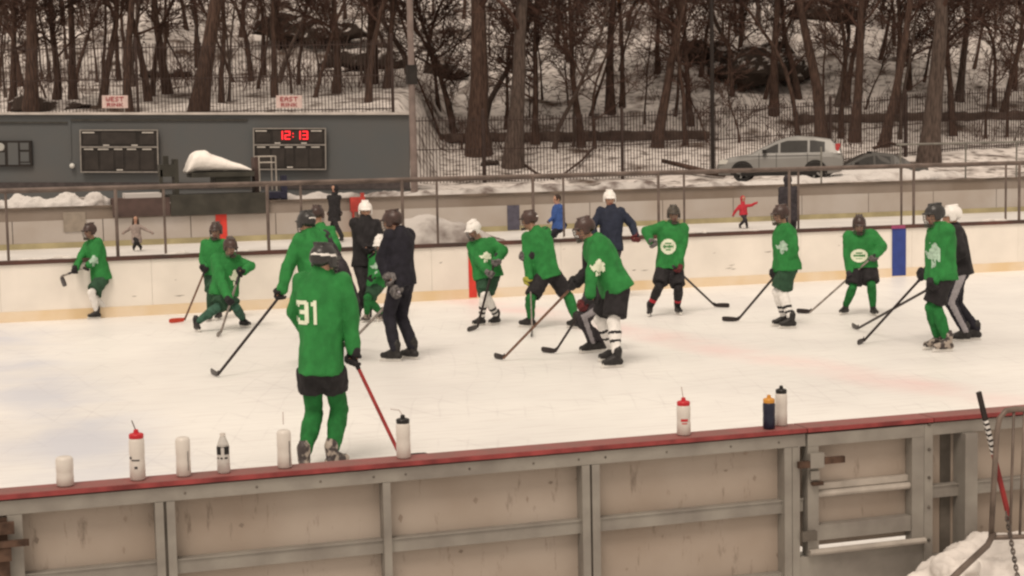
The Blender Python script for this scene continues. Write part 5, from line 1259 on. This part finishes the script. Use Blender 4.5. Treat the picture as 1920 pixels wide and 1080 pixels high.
bottle(259, 905, 92, 'milky bottle with red cap and dark straw, left of the plain white one', cap='pred', r=.042, straw=('straw', [(-.01, .03), (-.02, .06)]), art=[('print', 'charcoal', [(-50, -30, .45, .50), (-30, 30, .415, .44), (-8, 14, .25, .30)])], shoulder=.87)
bottle(345, 898, 78, 'plain white bottle between the red-capped and the labelled clear bottle', r=.040, shoulder=.93, art=[('seam_print', 'glovegrey', [(48, 55, .15, .62)])])
q = bottle(420, 890, 82, 'clear water bottle with dark label on the rail', r=.036, body='clear', shoulder=.62, art=[('label', 'pblk', [(-60, -10, .44, .62), (20, 70, .44, .62), (-50, -30, .34, .38), (-15, 5, .34, .38), (20, 50, .34, .38)])])
p = ORG[q]; hh = 82 / (F_PX / depth(p)); b2 = MB(); b2.lathe(p + Z * hh * .60, [(.036, 0), (.030, .02), (.016, .055), (.014, .06)], 20); b2.build('shoulder', M['clear'], q, smooth=True)
b2 = MB(); b2.lathe(p + Z * (hh * .60 + .06), [(.016, 0), (.016, .016), (.001, .017)], 16); b2.build('cap', M['plastic'], q)
bottle(534, 878, 74, 'plain white bottle standing beside the skates of number 31', r=.040, shoulder=.95, straw=('strawc', [(.0, .03), (.0, .07)]), art=[('seam_print', 'glovegrey', [(50, 60, .05, .7)])])
bottle(757, 858, 78, 'white bottle with black cap and bent clear straw, centre of the rail', cap='pblk', r=.041, straw=('strawc', [(-.005, .015), (-.02, .038), (-.07, .048)]), shoulder=.86)
bottle(1282, 809, 68, 'white bottle with red cap and red print, right of centre', cap='pred', r=.042, shoulder=.84, straw=('strawc', [(-.005, .03), (-.012, .075)]), art=[('print', 'pred', [(-28, 30, .40, .47), (-20, 24, .33, .36)])])
bottle(1465, 802, 72, 'tall white bottle with black cap behind the navy one', cap='pblk', r=.037, shoulder=.86, y=.13)
bottle(1442, 805, 60, 'small navy bottle with orange cap', cap='porg', body='pnavy', r=.038, shoulder=.84, y=.06)
# ------------------------------------------------------------------ right corner: barrier, stick, chain, snow
yb = YN - .55
M['brr'] = mat('barrier_tube', (0.16, 0.125, 0.105), 0.5, 0.3, 6, metal=.4)
bt = empty('crowd_barrier', onY(1862, 1030, yb), 'bent metal crowd barrier standing in snow at the right edge', 'barrier')
def yp(px, py, dy=0): return onY(px, py, yb + dy)
q = MB(); q.tube([yp(1858, 1012), yp(1864, 900), yp(1869, 812), yp(1874, 785), yp(1886, 770), yp(1905, 767), yp(1990, 768)], .0175, 10); q.build('frame_tube', M['brr'], bt, smooth=True)
q = MB(); q.tube([yp(1858, 1008), yp(1990, 1004)], .016, 8); q.build('lower_rail', M['brr'], bt, smooth=True)
for a, c in ((1901, 1894), (1921, 1912), (1945, 1938), (1970, 1965)):
    q = MB(); q.tube([yp(a, 770), yp(c, 1005)], .0085, 6); q.build('bar', M['brr'], bt, smooth=True)
q = MB(); q.tube([yp(1863, 1000), yp(1852, 1022, -.05), yp(1800, 1070, -.25), yp(1740, 1130, -.45)], .019, 8); q.build('foot', M['brr'], bt, smooth=True)
st = empty('hockey_stick', yp(1889, 965, -.06), 'stick with black and white taped handle leaning on the barrier', 'hockey stick')
a, b_ = yp(1835, 735, .05), yp(1893, 975, .05); dd = (b_ - a)
x, y = frame_of(dd); dn = dd.normalized()
def seg(f0, f1, m_, nm, e=1.0):
    q = MB(); q.box(a + dd * (f0 + f1) / 2, (.009 * e, .0125 * e, dd.length * (f1 - f0) / 2), (x, y, dn)); q.build(nm, M[m_], st)
seg(0, .22, 'carbon', 'butt_end', 1.1); seg(.22, .48, 'white', 'white_tape', 1.05)
q = MB()
for k in range(6):
    f0 = .235 + .042 * k; q.box(a + dd * (f0 + .008), (.0108, .0142, dd.length * .009), ((x + dn * .5).normalized(), y, dn))
q.build('black_tape', M['carbon'], st); seg(.48, 1.0, 'redshaft', 'shaft')
ch = MB(); pa, pb = yp(1887, 965, -.08), yp(1913, 1110, -.12)
for k in range(20):
    c = pa.lerp(pb, k / 19); d_ = (pb - pa).normalized(); e, g_ = frame_of(d_)
    if k % 2: e, g_ = g_, e
    pts = [c + e * .011 * math.cos(i * .7854) + d_ * .021 * math.sin(i * .7854) for i in range(9)]
    ch.cur = 0; ch.tube(pts, .0045, 5)
tag(ch.build('chain', mat('chain_steel', (.12, .10, .09), .4, .6, 40, metal=.5), loc=pa), 'steel chain hanging down over the snow at the right edge', 'chain')
q = MB(); rg = random.Random(2)
for (px, py, rr, dy) in ((1760, 1075, .22, 0), (1800, 1040, .20, .1), (1845, 1010, .20, .2), (1890, 1010, .24, .15), (1930, 1030, .28, 0), (1850, 1090, .28, -.1), (1780, 1130, .3, -.2), (1900, 1120, .35, -.3), (1960, 1060, .3, 0), (2040, 1040, .35, .1)):
    c = onY(px, py, YN - .35 + dy); c.z -= rr * .85; q.ell(c, (rr * 1.5, rr * .9, rr), nu=14, nv=9)
rg = random.Random(9)
for i in range(60):
    c = onY(rg.uniform(1765, 2000), rg.uniform(1030, 1090), YN - .4 + rg.uniform(-.15, .15)); rr = rg.uniform(.05, .12); c.z -= .12
    q.ell(c, (rr, rr, rr * .8), nu=8, nv=6)
tag(remesh(q, .02, 3, .028, 5, 8).build('snow_bank', mat('snow_corner', (.66, .62, .59), .95, .12, 5, bump=.5, spec=.1), smooth=True, loc=(nx(1850, 1000), YN - .4, 0)), 'shovelled snow piled against the boards at the lower right', 'snow bank', kind='stuff')
